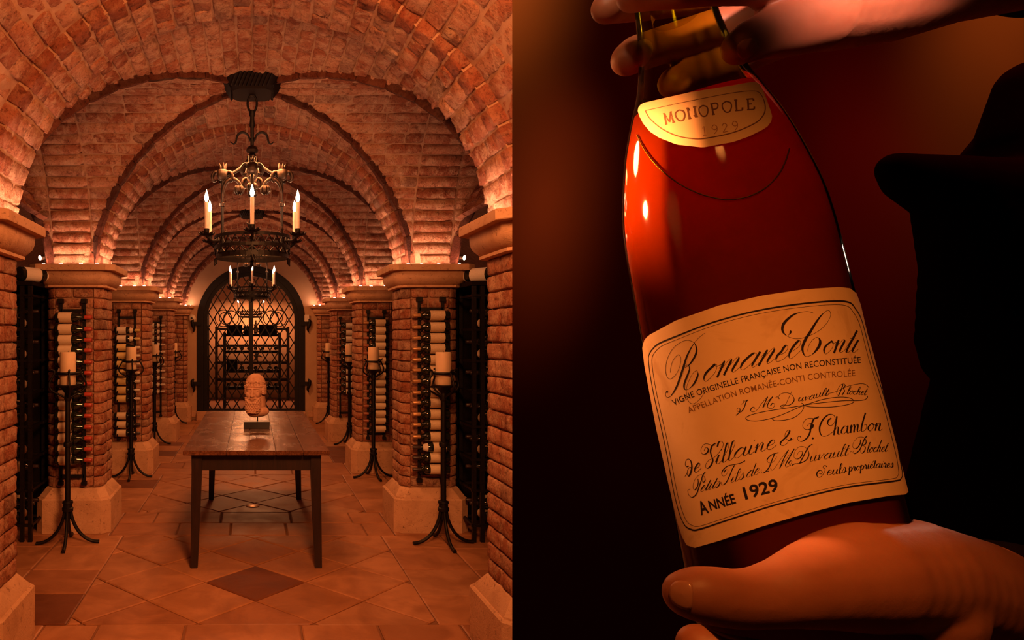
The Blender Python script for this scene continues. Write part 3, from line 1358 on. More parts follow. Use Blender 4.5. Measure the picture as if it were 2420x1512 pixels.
cam_o = MB().lathe([(.001, .05), (.03, .048), (.052, .035), (.066, .012), (.07, 0)], 20, M=Matrix.Rotation(PI / 2, 3, 'X'))
cd = thing('security_camera', (-1.087, YW - .002, 1.83), 'small round white dome camera on the wall left of the gate', 'camera')
cam_o.build('housing', 'white_plastic', cd)
MB().lathe([(.001, .060), (.012, .057), (.021, .048), (.023, .03)], 16, M=Matrix.Rotation(PI / 2, 3, 'X')).build('lens_dome', 'black_stone', cd)
sp = thing('wall_speaker', (.985, YW - .002, 1.83), 'small pale square box on the wall right of the gate', 'speaker')
MB().box((0, -.02, 0), (.085, .04, .125)).build('housing', 'white_plastic', sp, False, bevel=.006)

# ------------------------------------------------------------------ the room behind the gate
YB = 17.2
o = tag(MB().grid(lambda u, v: (1.35 * cos(PI * u), 12.95 + 4.3 * v, 1.70 + 1.30 * sin(PI * u)), 28, 2).build('ceiling', 'mortar', None, True, 60), kind='structure')
W = Wall(o, (0, 0, 0), True)
for k in range(50):
    f = PI * (k + .5) / 50
    for c, L in spans(12.98, 17.1, .27):
        W.brick((1.34 * cos(f), c, 1.70 + 1.29 * sin(f)), (0, 1, 0), (-sin(f), 0, cos(f)), (-cos(f), 0, -sin(f)), (L, .072, .05))
W.done()
tag(MB().box((0, YB, 1.6), (3.0, .1, 3.2)).build('wall_far', 'plaster', None, False), kind='structure')
for s, nm in ((-1, 'wall_far_left'), (1, 'wall_far_right')):
    o = tag(MB().box((s * 1.40, 15.05, .86), (.1, 4.3, 1.72)).build(nm, 'mortar', None, False), kind='structure')
    W = Wall(o, (0, 0, 0), True)
    for c in range(20):
        for q, L in spans(12.98, 17.1, .27):
            W.brick((s * 1.342, q, .05 + .083 * c), (0, 1, 0), (0, 0, 1), (-s, 0, 0), (L, .072, .05))
    W.done()
# ------------------------------------------------------------------ bottles
def bottle_parts(root, cap, lab, style='bordeaux', crest=False, scale=1.0):
    """lies along +x from its base at x = 0; parts: glass, label, capsule"""
    My = Matrix.Rotation(PI / 2, 3, 'Y')
    R = .0375 * scale
    L = .278 * scale
    if style == 'bordeaux':
        prof = [(.01, .006), (R * .8, 0), (R, .006), (R, L * .60), (R * .93, L * .66), (R * .62, L * .715), (R * .40, L * .76), (R * .36, L * .97), (R * .36, L)]
    else:
        R *= 1.06
        prof = [(.01, .006), (R * .8, 0), (R, .006), (R, L * .48), (R * .92, L * .56), (R * .72, L * .65), (R * .50, L * .74), (R * .37, L * .82), (R * .34, L * .97), (R * .34, L)]
    MB().lathe(prof, 14, M=My).build('glass', 'bottle_glass', root, True, 50)
    a, b = (.14, .54) if style == 'bordeaux' else (.10, .46)
    MB().lathe([(R + .0006, L * a), (R + .0006, L * b)], 14, M=My, cap=False).build('paper_label', lab, root, True, 50)
    MB().lathe([(R * .41, L * .80), (R * .40, L * .84), (R * .385, L * .985), (R * .30, L * 1.004), (.001, L * 1.005)], 12, M=My, cap=False).build('capsule', cap, root, True, 50)
    if crest:
        MB().lathe([(R * .86, L * .60), (R * .74, L * .655), (R * .56, L * .73)], 14, M=My, cap=False).build('neck_label', 'label_white', root, True, 50)
    return root


PROTO = {}


def bottle(kind, loc, rot, label, group, cat='wine bottle'):
    caps = {'burg_red': ('capsule_red', 'label_cream', 'burgundy', False), 'bord_gold': ('capsule_gold', 'label_print', 'bordeaux', False),
            'bord_dark': ('capsule_dark', 'label_cream', 'bordeaux', False), 'burg_yellow': ('capsule_yellow', 'label_white', 'burgundy', True),
            'white_wine': ('capsule_white', 'label_yellow', 'burgundy', False), 'burg_dark': ('capsule_dark', 'label_cream', 'burgundy', False),
            'bord_brown': ('capsule_brown', 'label_cream', 'bordeaux', False), 'burg_white': ('capsule_white', 'label_white', 'burgundy', True),
            'bord_red': ('capsule_brown', 'label_white', 'bordeaux', False), 'burg_crest': ('capsule_dark', 'label_cream', 'burgundy', True)}
    if kind not in PROTO:
        c, l, st, cr = caps[kind]
        r = thing('wine_bottle', loc, label, cat, group)
        r.rotation_euler = rot
        bottle_parts(r, c, l, st, cr)
        PROTO[kind] = r
        return r
    return copy_thing(PROTO[kind], loc, rot, label, group)


ORDN = ['topmost', 'second from the top', 'third from the top', 'fourth from the top', 'fifth from the top', 'sixth from the top', 'seventh from the top',
        'eighth from the top', 'ninth from the top', 'tenth from the top', 'eleventh from the top', 'twelfth from the top', 'thirteenth from the top',
        'fourteenth from the top', 'lowest']
CAPW = {'burg_red': 'red', 'bord_gold': 'copper', 'bord_dark': 'dark', 'burg_yellow': 'yellow', 'white_wine': 'white', 'burg_dark': 'dark', 'bord_brown': 'brown', 'burg_white': 'white', 'bord_red': 'brown', 'burg_crest': 'dark'}


def wall_rack(i, s, rails, ztop, zbot, ys, kinds, x_base, flip):
    d = Y1 + SOFF + PITCH * i          # shaft face
    yr = d - .035
    side = 'left' if s < 0 else 'right'
    w = ['', 'nearest', 'second', 'third'][i]
    xs = [(p - PX) / F * yr for p in rails]
    zz = lambda py: EYE - (py - PY) / F * (yr - .04)
    cx = sum(xs) / 2
    r = thing('bottle_rack', (cx, d, zz(zbot)), f'black iron ladder rack of bottles fixed to the {w} {side} brick pillar', 'bottle rack', 'iron bottle racks on the pillars')
    z0, z1 = 0, zz(ztop) - zz(zbot)
    for x in xs:
        mb = MB().bar((x - cx, yr - d, z0), (x - cx, yr - d, z1), .026, .012, (0, 1, 0))
        mb.box((x - cx, yr - d - .002, z1 + .004), (.042, .05, .036)).box((x - cx, yr - d - .002, z0 - .004), (.04, .04, .03))
        mb.build('rail', 'iron', r, False, bevel=.003)
    for z in (z1 - .07, z0 + .05):
        MB().bar((xs[0] - cx, yr - d, z), (xs[1] - cx, yr - d, z), .012, .026).build('crossbar', 'iron', r, False)
    for k, (py, kind) in enumerate(zip(ys, kinds)):
        z = zz(py) - zz(zbot)
        for x in xs:
            o = MB().tube([(x - cx, yr - d, z - .022), (x - cx, yr - d - .06, z - .034), (x - cx, yr - d - .085, z - .028), (x - cx, yr - d - .09, z - .008)], .006, 6)
            o.build('hook', 'iron', r)
        burg = kind.startswith('burg') or kind == 'white_wine'
        lw = {'burg_yellow': 'crested label', 'burg_white': 'crested label', 'white_wine': 'yellow label', 'burg_crest': 'neck label'}.get(kind, 'cream label')
        x = (x_base - PX) / F * (yr - .045)
        place = ORDN[k] if k < len(ys) - 1 else 'lowest'
        bottle(kind, (x, yr - .045, zz(py)), (BRNG.uniform(-.5, .5), 0, PI if flip else 0),
               f'bottle with {CAPW[kind]} capsule and {lw}, {place} on {w} {side} pillar', f'bottles on the {w} {side} pillar rack')


z1 = lambda ys: [600 + y / 2.1 for y in ys]
wall_rack(1, -1, (144, 199), 712, 1143, z1([315, 373, 427, 478, 535, 590, 643, 697, 749, 803, 858, 914, 968, 1021]), ['burg_red'] * 14, 131, False)
wall_rack(1, 1, (991, 1046), 708, 1136, z1([305, 363, 417, 470, 525, 577, 631, 688, 738, 795, 847, 906, 959, 1010, 1068]),
          ['bord_gold'] * 12 + ['burg_crest'] + ['bord_dark'] * 2, 1062, True)
wall_rack(2, -1, (281, 319), 735, 1037, z1([379, 421, 464, 505, 547, 590, 632, 675, 718, 803, 846, 888]), ['burg_yellow'] * 2 + ['white_wine'] * 7 + ['burg_dark'] * 3, 271, False)
wall_rack(2, 1, (870, 908), 737, 1035, z1([342, 380, 417, 455, 492, 528, 565, 603, 640, 680, 717, 754, 792, 828, 868]), ['bord_gold'] + ['bord_brown'] * 14, 919, True)
wall_rack(3, -1, (352, 380), 750, 982, z1([355, 386, 418, 450, 487, 516, 549, 581, 615, 648, 682]), ['burg_white'] * 11, 344, False)
wall_rack(3, 1, (804, 833), 752, 984, z1([355, 390, 422, 455, 490, 522, 552, 583, 617, 650, 684]), ['bord_red'] * 11, 842, True)

# ------------------------------------------------------------------ candle stands
def candle_stand(loc, label):
    r = thing('candle_stand', loc, label, 'candle stand', 'iron candle stands along the aisle')
    MB().tube([(0, 0, .18), (0, 0, 1.12)], [.021, .0185], 10).build('pole', 'iron', r)
    MB().lathe([(.026, .235), (.040, .24), (.042, .262), (.034, .268), (.034, .292), (.040, .296), (.038, .31), (.022, .315)], 14).build('collar', 'iron', r)
    MB().lathe([(.02, .70), (.030, .705), (.032, .72), (.030, .735), (.02, .74)], 14).build('collar', 'iron', r)
    for k in range(4):
        a = -PI / 2 + .12 + k * PI / 2
        pts = []
        for q in range(9):
            u = q / 8
            rr = .018 + .205 * u ** 1.6
            z = .26 * (1 - u) ** 1.9 + .010
            pts.append((rr * cos(a), rr * sin(a), z))
        MB().tube(pts, [.016] * 8 + [.018], 8, flat=(1.0, .75), smooth=2).build('foot', 'iron', r)
    # cup under the candle and the basket round it
    MB().lathe([(.018, 1.03), (.026, 1.05), (.022, 1.09), (.045, 1.125), (.085, 1.142), (.088, 1.150), (.02, 1.150)], 18).build('tray', 'iron', r)
    pts = [(.082 * cos(2 * PI * k / 24), .082 * sin(2 * PI * k / 24), 1.235) for k in range(25)]
    MB().tube(pts, .008, 6, flat=(.7, 1.3)).build('band', 'iron', r)
    for k in range(4):
        a = -PI / 2 + .35 + k * PI / 2
        prof = [(.02, 1.06), (.065, 1.085), (.115, 1.115), (.13, 1.155), (.112, 1.20), (.092, 1.235), (.098, 1.255), (.118, 1.262)]
        MB().tube([(q[0] * cos(a), q[0] * sin(a), q[1]) for q in prof], .0075, 8, smooth=4).build('arm', 'iron', r)
    return r


def pillar_candle(loc, label, k=1.0):
    o = thing('pillar_candle', loc, label, 'candle', 'cream candles on the iron stands')
    MB().lathe([(.053, 0), (.056, .004), (.056, .228), (.052, .236), (.045, .237), (.03, .228), (.001, .224)], 24).build('wax', 'wax', o, True, 50)
    MB().tube([(0, 0, .222), (.002, 0, .236), (.004, 0, .246)], .0018, 5).build('wick', 'black_stone', o)
    return o


STANDS = [(-1.334, 5.05, 'at the front on the left'), (1.383, 5.05, 'at the front on the right'), (-1.288, 7.43, 'second on the left'), (1.290, 7.43, 'second on the right'),
          (-1.355, 9.70, 'third on the left'), (1.350, 9.70, 'third on the right'), (-1.345, 12.02, 'farthest on the left, by the gate'), (1.315, 12.02, 'farthest on the right, by the gate')]
for k, (x, y, w) in enumerate(STANDS):
    if k == 0:
        st0 = candle_stand((x, y, 0), f'black iron candle stand with curled feet, {w}')
        ca0 = pillar_candle((x, y, 1.151), f'thick cream pillar candle on the stand {w}')
        st0.rotation_euler.z = 0
    else:
        a = copy_thing(st0, (x, y, 0), (0, 0, BRNG.uniform(-.12, .12)), f'black iron candle stand with curled feet, {w}')
        copy_thing(ca0, (x, y, 1.151), (0, 0, k), f'thick cream pillar candle on the stand {w}')

# ------------------------------------------------------------------ table and bust
TZ = .772
tb = thing('oak_table', (.026, 5.65, 0), 'long dark wooden plank table with tapered legs in the middle of the aisle', 'table')
TY0, TY1 = 4.449 - 5.65, 6.84 - 5.65
edges = [-.47, -.19, -.045, .125, .30, .47]
for a, b in zip(edges[:-1], edges[1:]):
    MB().box(((a + b) / 2, (TY0 + TY1) / 2 + .0, TZ - .015), (b - a - .003, TY1 - TY0, .03)).build('plank', 'table_wood', tb, False, bevel=.003)
for y in (TY0 + .09, TY1 - .40):
    MB().box((0, y, TZ - .085), (.74, .025, .11)).build('apron', 'leg_wood', tb, False, bevel=.003)
for x in (-.385, .385):
    MB().box((x, -.155, TZ - .085), (.025, 1.86, .11)).build('apron', 'leg_wood', tb, False, bevel=.003)
for x in (-.385, .385):
    for y in (TY0 + .09, TY1 - .40):
        s = 1 if x > 0 else -1
        def sq(h, z, ox=0):
            return [(x + ox - h, y - h, z), (x + ox + h, y - h, z), (x + ox + h, y + h, z), (x + ox - h, y + h, z)]
        MB().loft([sq(.023, 0, s * .018), sq(.033, TZ - .14), sq(.034, TZ - .03)]).build('leg', 'leg_wood', tb, False, bevel=.003)

bu = thing('stone_bust', (-.0, 5.53, TZ), 'carved reddish stone head of a bearded man on a black block on the table', 'sculpture')
bu.location = (.020, 5.56, TZ + .001)
MB().box((.016, 0, .027), (.205, .11, .054)).build('base_block', 'black_stone', bu, False, bevel=.002)
MB().tube([(.022, 0, .05), (.022, 0, .16)], .006, 8).build('pin', 'iron', bu)
hb = MB()
rot = Matrix.Rotation(math.radians(-9), 3, 'Z')     # turned a little to the left


def hs(c, r, M=None, n=16, m=11):
    hb.sphere(rot @ Vector(c), r, n, m, rot if M is None else rot @ M)


hs((.004, .015, .345), (.083, .095, .088))          # cranium under the hair
hs((.004, .010, .310), (.084, .090, .050))
hs((-.004, -.030, .292), (.066, .056, .074))        # forehead and face
hs((-.006, -.042, .255), (.058, .042, .062))
hs((-.008, -.040, .205), (.060, .046, .080))        # beard mass
hs((-.008, -.036, .165), (.056, .046, .052))
hs((.030, .025, .20), (.056, .058, .11))            # neck
hs((.035, .020, .130), (.078, .062, .044))
hs((.000, .000, .122), (.066, .050, .038))
for k in range(14):                                 # nose: bridge to tip
    t = k / 13
    hs((-.006, -.083 - .017 * t ** 1.3, .309 - .052 * t), (.0075 + .0035 * t, .009, .008))
hs((-.006, -.097, .258), (.0115, .011, .008))
for q in (-1, 1):
    hs((-.006 + q * .011, -.090, .257), (.0065, .009, .0065))
    for k in range(7):                              # brow arch
        u = k / 6
        hs((-.006 + q * (.012 + .036 * u), -.083 + .020 * u * u, .316 + .004 * sin(PI * u) - .004 * u), (.0075, .0075, .0048))
    hs((-.006 + q * .029, -.0735, .2985), (.0135, .0085, .0062))    # eye
    hs((-.006 + q * .029, -.0765, .3035), (.0165, .0080, .0028))    # upper lid
    hs((-.006 + q * .029, -.0755, .2925), (.0150, .0075, .0022))    # lower lid
    hs((-.006 + q * .036, -.064, .270), (.023, .020, .024))         # cheek
hs((-.006, -.089, .236), (.020, .007, .0038))       # lips
hs((-.006, -.087, .2265), (.0165, .008, .0045))
brng = random.Random(3)
for row in range(9):                                # shallow curls of the beard
    z = .243 - row * .0145
    for k in range(9):
        a = -1.35 + 2.7 * (k + .5 * (row % 2)) / 8
        if abs(a) < .55 and row < 3:
            continue
        if abs(a) < .8 and row == 0:
            continue
        rr = .060 - .0014 * max(0, row - 5) ** 2
        hs((-.008 + rr * sin(a), -.040 - (.0455 + .003 * sin(row)) * cos(a), z + brng.uniform(-.003, .003)), (.0085 + brng.uniform(-.001, .002), .0075, .0075 + brng.uniform(-.001, .0015)), n=8, m=6)
for q in (-1, 1):                                   # moustache
    for k in range(4):
        hs((-.006 + q * (.007 + .009 * k), -.0905 + .005 * k, .2445 - .0045 * k), (.008, .006, .0045), n=8, m=6)
for k in range(44):                                 # hair band round the head
    a = 2 * PI * k / 44
    hs((.003 + .0845 * sin(a), .010 - .0900 * cos(a), .331 + .004 * cos(a)), (.0075, .0065, .0075), n=8, m=6)
for k in range(36):                                 # ridge of the cap of hair
    a = -1.5 + 3.0 * k / 35
    hs((.006 + .077 * sin(a), .004 - .066 * cos(a), .385 - .018 * abs(a)), (.007, .006, .004), n=8, m=6)
for g in (-.038, .024):                             # two clusters of curls above the band
    for k in range(9):
        x = g + (-.022 + .022 * (k % 3)) * .9
        z = .347 + .011 * (k // 3)
        hs((x, .006 - math.sqrt(max(.0001, 1 - ((x - .004) / .088) ** 2)) * .086, z + .002 * (k % 2)), (.0085, .0075, .0050), n=8, m=6)
for q in (-1, 1):                                   # hair rolled over the ears
    for k in range(16):
        a = q * (.98 + .045 * k)
        for j in range(4):
            hs((.004 + .082 * sin(a), .008 - .084 * cos(a), .318 - .014 * j + brng.uniform(-.003, .003)), (.010, .010, .0085), n=8, m=6)
voxel(hb, 'carved_head', 'terracotta', .0026, 3, bu)

# ------------------------------------------------------------------ chandeliers
def chandelier(y, zbox, label, box, lights=True, size=1.0):
    """hangs below the boss of the vault; origin on the axis at the ring's height"""
    r = thing('chandelier', (0, y, 2.10), label, 'chandelier', 'iron candle chandeliers')
    zt = zbox - 2.10
    if box:
        w = .185
        rings = [[(sx * w * a - sx * w * .22 * (q == 0), sy * w * a - sy * w * .22 * (q == 1), z) for sx, sy in ((-1, -1), (1, -1), (1, 1), (-1, 1)) for q in ((0, 1) if sx * sy < 0 else (1, 0))]
                 for a, z in ((.74, zt + .17), (.80, zt + .12), (1.0, zt + .115), (1.0, zt + .095), (.70, zt + .012), (.66, zt))]
        MB().loft([r_ for r_ in rings]).build('ceiling_box', 'dark_case', r, False)
        for f in range(4):
            M = Matrix.Rotation(f * PI / 2, 3, 'Z')
            for k in range(10):
                x = -.125 + .025 * k
                a, c = M @ Vector((x - .010, -w * .72, zt + .014)), M @ Vector((min(.15, x + .03), -w * 1.005, zt + .092))
                MB().bar(a, c, .008, .012).build('slat', 'iron', r, False)
    # shackle and rod
    pts = [(.030 * sin(2 * PI * k / 20) * (1 if k else 1), 0, zt - .055 + .055 * cos(2 * PI * k / 20)) for k in range(21)]
    MB().tube(pts, .008, 8).build('shackle', 'iron', r)
    MB().tube([(0, 0, zt - .10), (0, 0, zt - .13), (0, 0, zt - .14), (0, 0, zt - .20), (0, 0, zt - .21), (0, 0, .40)], [.02, .022, .014, .020, .013, .011], 8).build('stem', 'iron', r)
    MB().lathe([(.012, .575), (.035, .585), (.04, .60), (.03, .62), (.012, .63)], 14).build('collar', 'bronze_iron', r)
    MB().lathe([(.012, .40), (.03, .42), (.045, .46), (.03, .52), (.035, .56), (.012, .58)], 12).build('knop', 'bronze_iron', r)
    for k in range(4):
        a = k * PI / 2 + PI / 4 * 0
        prof = [(.012, .66), (.03, .70), (.065, .715), (.095, .695), (.105, .655), (.12, .640), (.14, .655)]
        if k % 2 == 0:
            MB().tube([(q[0] * cos(a), q[0] * sin(a), q[1]) for q in prof], [.012, .013, .014, .014, .012, .010, .005], 8, flat=(1.3, .5), smooth=4).build('top_leaf', 'iron', r)
        # arm curving from stem out to rod, with inner scroll and rosette
        c, s = cos(a), sin(a)
        arm = [(.015, .55), (.055, .50), (.11, .46), (.16, .435), (.192, .415)]
        MB().tube([(q[0] * c, q[0] * s, q[1]) for q in arm], [.012, .011, .011, .011, .013], 8, smooth=4).build('scroll_arm', 'iron', r)
        arm = [(.192, .28), (.188, .34), (.17, .39), (.13, .415), (.095, .40), (.075, .37), (.08, .335), (.10, .33)]
        MB().tube([(q[0] * c, q[0] * s, q[1]) for q in arm], [.010, .015, .018, .018, .016, .014, .012, .008], 8, flat=(1.3, .7), smooth=4).build('scroll_leaf', 'bronze_iron', r)
        ro = MB().sphere((.085 * c, .085 * s, .345), (.024, .024, .026), 12, 8)
        for q in range(7):
            b2 = 2 * PI * q / 7
            ro.tube([(.085 * c + u * cos(b2), .085 * s + u * sin(b2), v) for u, v in ((.006, .372), (.022, .366), (.032, .348), (.028, .328), (.012, .314))], [.005, .009, .010, .009, .004], 6, flat=(1.2, .5), smooth=2)
        ro.build('rosette', 'bronze_iron', r)
        # upright rod with a flower finial
        MB().tube([(.192 * c, .192 * s, -.02), (.192 * c, .192 * s, .44)], .0095, 8).build('rod', 'iron', r)
        MB().lathe([(.010, .235), (.016, .24), (.016, .258), (.010, .262)], 10, c=(.192 * c, .192 * s, 0)).build('rod_collar', 'bronze_iron', r)
        fl = MB()
        fl.sphere((.192 * c, .192 * s, .43), (.028, .028, .03), 10, 7)
        for q in range(4):
            b2 = q * PI / 2 + a
            pr = [(.01, .42), (.035, .455), (.055, .45), (.065, .425), (.055, .40), (.035, .405)]
            fl.tube([(.192 * c + u * cos(b2), .192 * s + u * sin(b2), v) for u, v in pr], [.016, .024, .026, .024, .018, .008], 8, flat=(1.4, .5), smooth=3)
        fl.build('rod_flower', 'bronze_iron', r)
        up = MB()
        for q in range(5):
            b2 = 2 * PI * q / 5
            up.tube([(.192 * c, .192 * s, .45), (.192 * c + .016 * cos(b2), .192 * s + .016 * sin(b2), .485), (.192 * c + .026 * cos(b2), .192 * s + .026 * sin(b2), .515)], [.010, .010, .002], 6)
        up.build('finial', 'bronze_iron', r)
        lf = MB()
        for q in range(3):
            b2 = a + 2 * PI * q / 3 + .5
            lf.tube([(.192 * c, .192 * s, .02), (.192 * c + .02 * cos(b2), .192 * s + .02 * sin(b2), .05 + .02 * q), (.192 * c + .035 * cos(b2), .192 * s + .035 * sin(b2), .045 + .03 * q)], [.006, .010, .003], 6)
        lf.build('vine_leaf', 'bronze_iron', r)
    # ring: two bands with zigzag between
    for z0, h, rr in ((.035, .018, .245), (-.03, .02, .245), (-.085, .03, .235)):
        pts = [(rr * cos(2 * PI * k / 40), rr * sin(2 * PI * k / 40), z0) for k in range(41)]
        MB().loft([[(p[0] * q, p[1] * q, p[2] + dz) for p in pts[:-1]] for q, dz in ((1, -h / 2), (1, h / 2), (.965, h / 2), (.965, -h / 2), (1, -h / 2))], cap=False).build('ring_band', 'iron', r, False)
    for za, zb, n in ((-.02, .028, 56), (-.075, -.04, 40)):
        pts = []
        for k in range(n + 1):
            a = 2 * PI * k / n
            pts.append((.24 * cos(a), .24 * sin(a), za if k % 2 else zb))
        MB().tube(pts, .006, 5).build('zigzag', 'iron', r)
    for k in range(4):
        a = k * PI / 2 + PI / 2 * 0
        MB().tube([(.235 * cos(a), .235 * sin(a), -.10), (.235 * cos(a + .04), .235 * sin(a + .04), -.13), (.245 * cos(a + .1), .245 * sin(a + .1), -.145)], [.012, .010, .003], 6).build('drop_leaf', 'iron', r)
    MB().bar((-.235, 0, -.085), (.235, 0, -.085), .018, .012).bar((0, -.235, -.085), (0, .235, -.085), .018, .012).build('cross_brace', 'iron', r, False)
    for k in range(6):
        a = -PI / 2 + k * PI / 3
        c, s = cos(a), sin(a)
        R = .327
        cd = MB().tube([(R * c, R * s, .06), (R * c, R * s, .235)], .0125, 10).build('candle', 'candle_tube', r)
        cp = MB().lathe([(.010, .02), (.03, .028), (.012, .035), (.016, .04), (.018, .07)], 12, c=(R * c, R * s, 0))
        for q in range(8):
            b2 = 2 * PI * q / 8
            cp.tube([(R * c + .012 * cos(b2), R * s + .012 * sin(b2), .036), (R * c + .038 * cos(b2), R * s + .038 * sin(b2), .034), (R * c + .052 * cos(b2), R * s + .052 * sin(b2), .046)], [.012, .014, .006], 6, flat=(1.2, .4))
        cp.tube([(.24 * c, .24 * s, .0), (.29 * c, .29 * s, -.005), (R * c, R * s, .025)], .010, 6)
        cp.build('drip_cup', 'iron', cd)
        MB().lathe([(.005, .234), (.0115, .248), (.0135, .262), (.009, .282), (.003, .302), (.0005, .312)], 12, c=(R * c, R * s, 0)).build('bulb', 'bulb_glow', cd)
    return r


ch1 = chandelier(4.50, 3.055, 'large black iron chandelier with lit candle bulbs over the table', True)
ch2 = copy_thing(ch1, (0, 4.50 + 2 * PITCH, 2.10), None, 'second iron chandelier, smaller in view, in front of the arched gate')
for yy in (4.50, 4.50 + 2 * PITCH):
    for k in range(6):
        a = -PI / 2 + k * PI / 3
        lamp('candle_light', 'POINT', (.327 * cos(a), yy + .327 * sin(a), 2.10 + .275), 2.4, color=(1.0, .40, .17), size=.03)
# ------------------------------------------------------------------ wine racks in the side aisles
SHELF = ['first', 'second', 'third', 'fourth', 'fifth', 'sixth', 'seventh', 'eighth', 'ninth', 'tenth', 'eleventh', 'twelfth', 'thirteenth', 'fourteenth', 'fifteenth', 'sixteenth', 'seventeenth', 'eighteenth', 'nineteenth', 'twentieth']
POS = SHELF


def aisle_rack(s):
    side = 'left' if s < 0 else 'right'
    r = thing('wine_rack', (s * 1.6, 5.08, 0), f'tall black metal wine rack behind the nearest {side} pillar', 'wine rack', 'wine racks in the side aisles')
    H, W, D = 1.87, .80, 2.0
    for x in (0.02, .08, .42, .78):
        for y in (0.02, .55, 1.1):
            MB().box((s * x, y, H / 2), (.028, .028, H)).build('post', 'iron', r, False)
    shelves = [.12, .375, .60, .84, 1.09, 1.32, 1.55, 1.80]
    for z in shelves:
        for y in (0.02, .30):
            MB().bar((0, y, z), (s * W, y, z), .022, .018).build('rail', 'iron', r, False)
        for x in (.02, .42):
            MB().bar((s * x, 0, z), (s * x, D, z), .022, .018).build('rail', 'iron', r, False)
    MB().box((s * W / 2, D / 2, H + .02), (W, D, .03)).build('top_board', 'dark_case', r, False)
    MB().box((s * (W - .02), D / 2 + .1, H / 2), (.03, D, H)).build('back_panel', 'dark_case', r, False)
    MB().box((s * W / 2, .62, H / 2), (W, .02, H)).build('back_panel', 'dark_case', r, False)
    rng = random.Random(9 + s)
    for k, z in enumerate(shelves[:-1]):
        for q, x in enumerate((.135, .235, .335, .50)):
            if rng.random() < .12:
                continue
            bottle(rng.choice(['burg_dark', 'bord_dark', 'bord_brown']), (s * (1.6 + x), 5.12, z + .05), (0, 0, PI / 2 if rng.random() < .7 else PI / 2),
                   f'wine bottle in the dark {side} aisle rack, {SHELF[k]} shelf up, {POS[q]} from its corner', f'bottles in the {side} aisle rack')
        for q, y in enumerate((5.20, 5.30)):
            if rng.random() < .2:
                continue
            bottle(rng.choice(['burg_dark', 'bord_dark']), (s * 1.90, y, z + .14), (0, 0, PI if s > 0 else 0),
                   f'bottle pointing outwards in the {side} aisle rack, {SHELF[k]} shelf up, {POS[q]} row in', f'bottles in the {side} aisle rack')
    return r


aisle_rack(-1)
aisle_rack(1)
# large-format bottles lying on the racks
for k, (x, y, z, sc, w) in enumerate([(-1.72, 5.14, 1.963, 1.35, 'left'), (1.78, 5.16, 1.963, 1.35, 'right')]):
    r = thing('magnum_bottle', (x, y, z), f'large dark bottle lying on top of the {w} wine rack', 'wine bottle')
    bottle_parts(r, 'capsule_dark', 'label_white', 'burgundy', True, sc)
    r.rotation_euler = (.6, 0, .95 if k == 0 else 2.2)

# spot lamps on the caps
for s, w in ((-1, 'left'), (1, 'right')):
    r = thing('spot_lamp', (s * 1.60, 5.40, 2.052), f'small cylindrical spot lamp on the outer corner of the nearest {w} pillar cap', 'spot lamp', 'spot lamps on the pillar caps')
    MB().lathe([(.028, 0), (.028, .006), (.018, .022), (.006, .028)], 14).build('base', 'bronze_iron', r)
    MB().tube([(0, 0, .025), (0, 0, .05)], .005, 6).build('joint', 'iron', r)
    dv = Vector((s * .55, -.75, -.18)).normalized()
    q = dv.to_track_quat('Z', 'Y').to_matrix()
    MB().lathe([(.014, -.05), (.020, -.045), (.021, .045), (.019, .05), (.018, .044)], 16, c=(0, 0, .062), M=q).build('body', 'bronze_iron', r)
    MB().lathe([(.001, .0500), (.0185, .0505)], 16, c=(0, 0, .062), M=q, cap=False).build('lens', 'spot_glow', r)

# ------------------------------------------------------------------ furniture of the room behind the gate
def gate_rack(x, y, w, shelves, label):
    r = thing('bottle_shelf', (x, y, 0), label, 'shelf')
    H = shelves[-1] + .03
    for sx in (-1, 1):
        for yy in (-.15, .15):
            MB().box((sx * w / 2, yy, H / 2), (.05, .05, H)).build('post', 'iron', r, False)
    for z in shelves:
        MB().box((0, 0, z - .02), (w, .34, .055)).build('shelf_board', 'dark_case', r, False)
    return r


gate_rack(0.0, 14.6, 1.15, [.45, .80, 1.20, 1.55], 'black shelf rack with lying bottles standing behind the gate')
rng = random.Random(21)
for k, z in enumerate((.4625, .8125, 1.2125)):
    nth = 0
    for q in range(8):
        x = -.49 + q * .14
        if rng.random() < .12 or (k == 1 and x < -.27):
            continue
        nth += 1
        bottle(rng.choice(['burg_white', 'bord_dark', 'burg_dark', 'bord_brown']), (x, 14.44, z + .040), (rng.uniform(-1, 1), 0, PI / 2),
               f'{SHELF[nth - 1]} lying bottle from the left on the {["lowest", "middle", "upper"][k]} shelf behind the gate', 'bottles on the shelf behind the gate')
bottle('burg_yellow', (.075, 14.6, 1.559), (0, -PI / 2, 1.0), 'single bottle standing between the wine cases on top of the shelf behind the gate', None)
for s, w in ((-1, 'left'), (1, 'right')):
    r = thing('side_shelf', (s * 1.02, 13.5, 0), f'narrow tall bottle rack just inside the gate on the {w}', 'shelf', 'tall racks inside the gate')
    for x in (-.17, .17):
        MB().box((x, 0, 1.0), (.03, .24, 2.0)).build('post', 'iron', r, False)
    for k in range(20):
        MB().box((0, 0, .12 + .098 * k), (.34, .22, .012)).build('shelf_board', 'iron', r, False)
        for qi, q in enumerate((-.115, -.02, .075)):
            bottle(rng.choice(['burg_dark', 'bord_dark', 'burg_white']), (s * 1.02 + q + .02, 13.38, .12 + .098 * k + .047), (0, 0, PI / 2),
                   f'{["left", "middle", "right"][qi]} bottle end of the {SHELF[k]} row up in the {w} rack inside the gate', f'bottles in the {w} rack inside the gate')
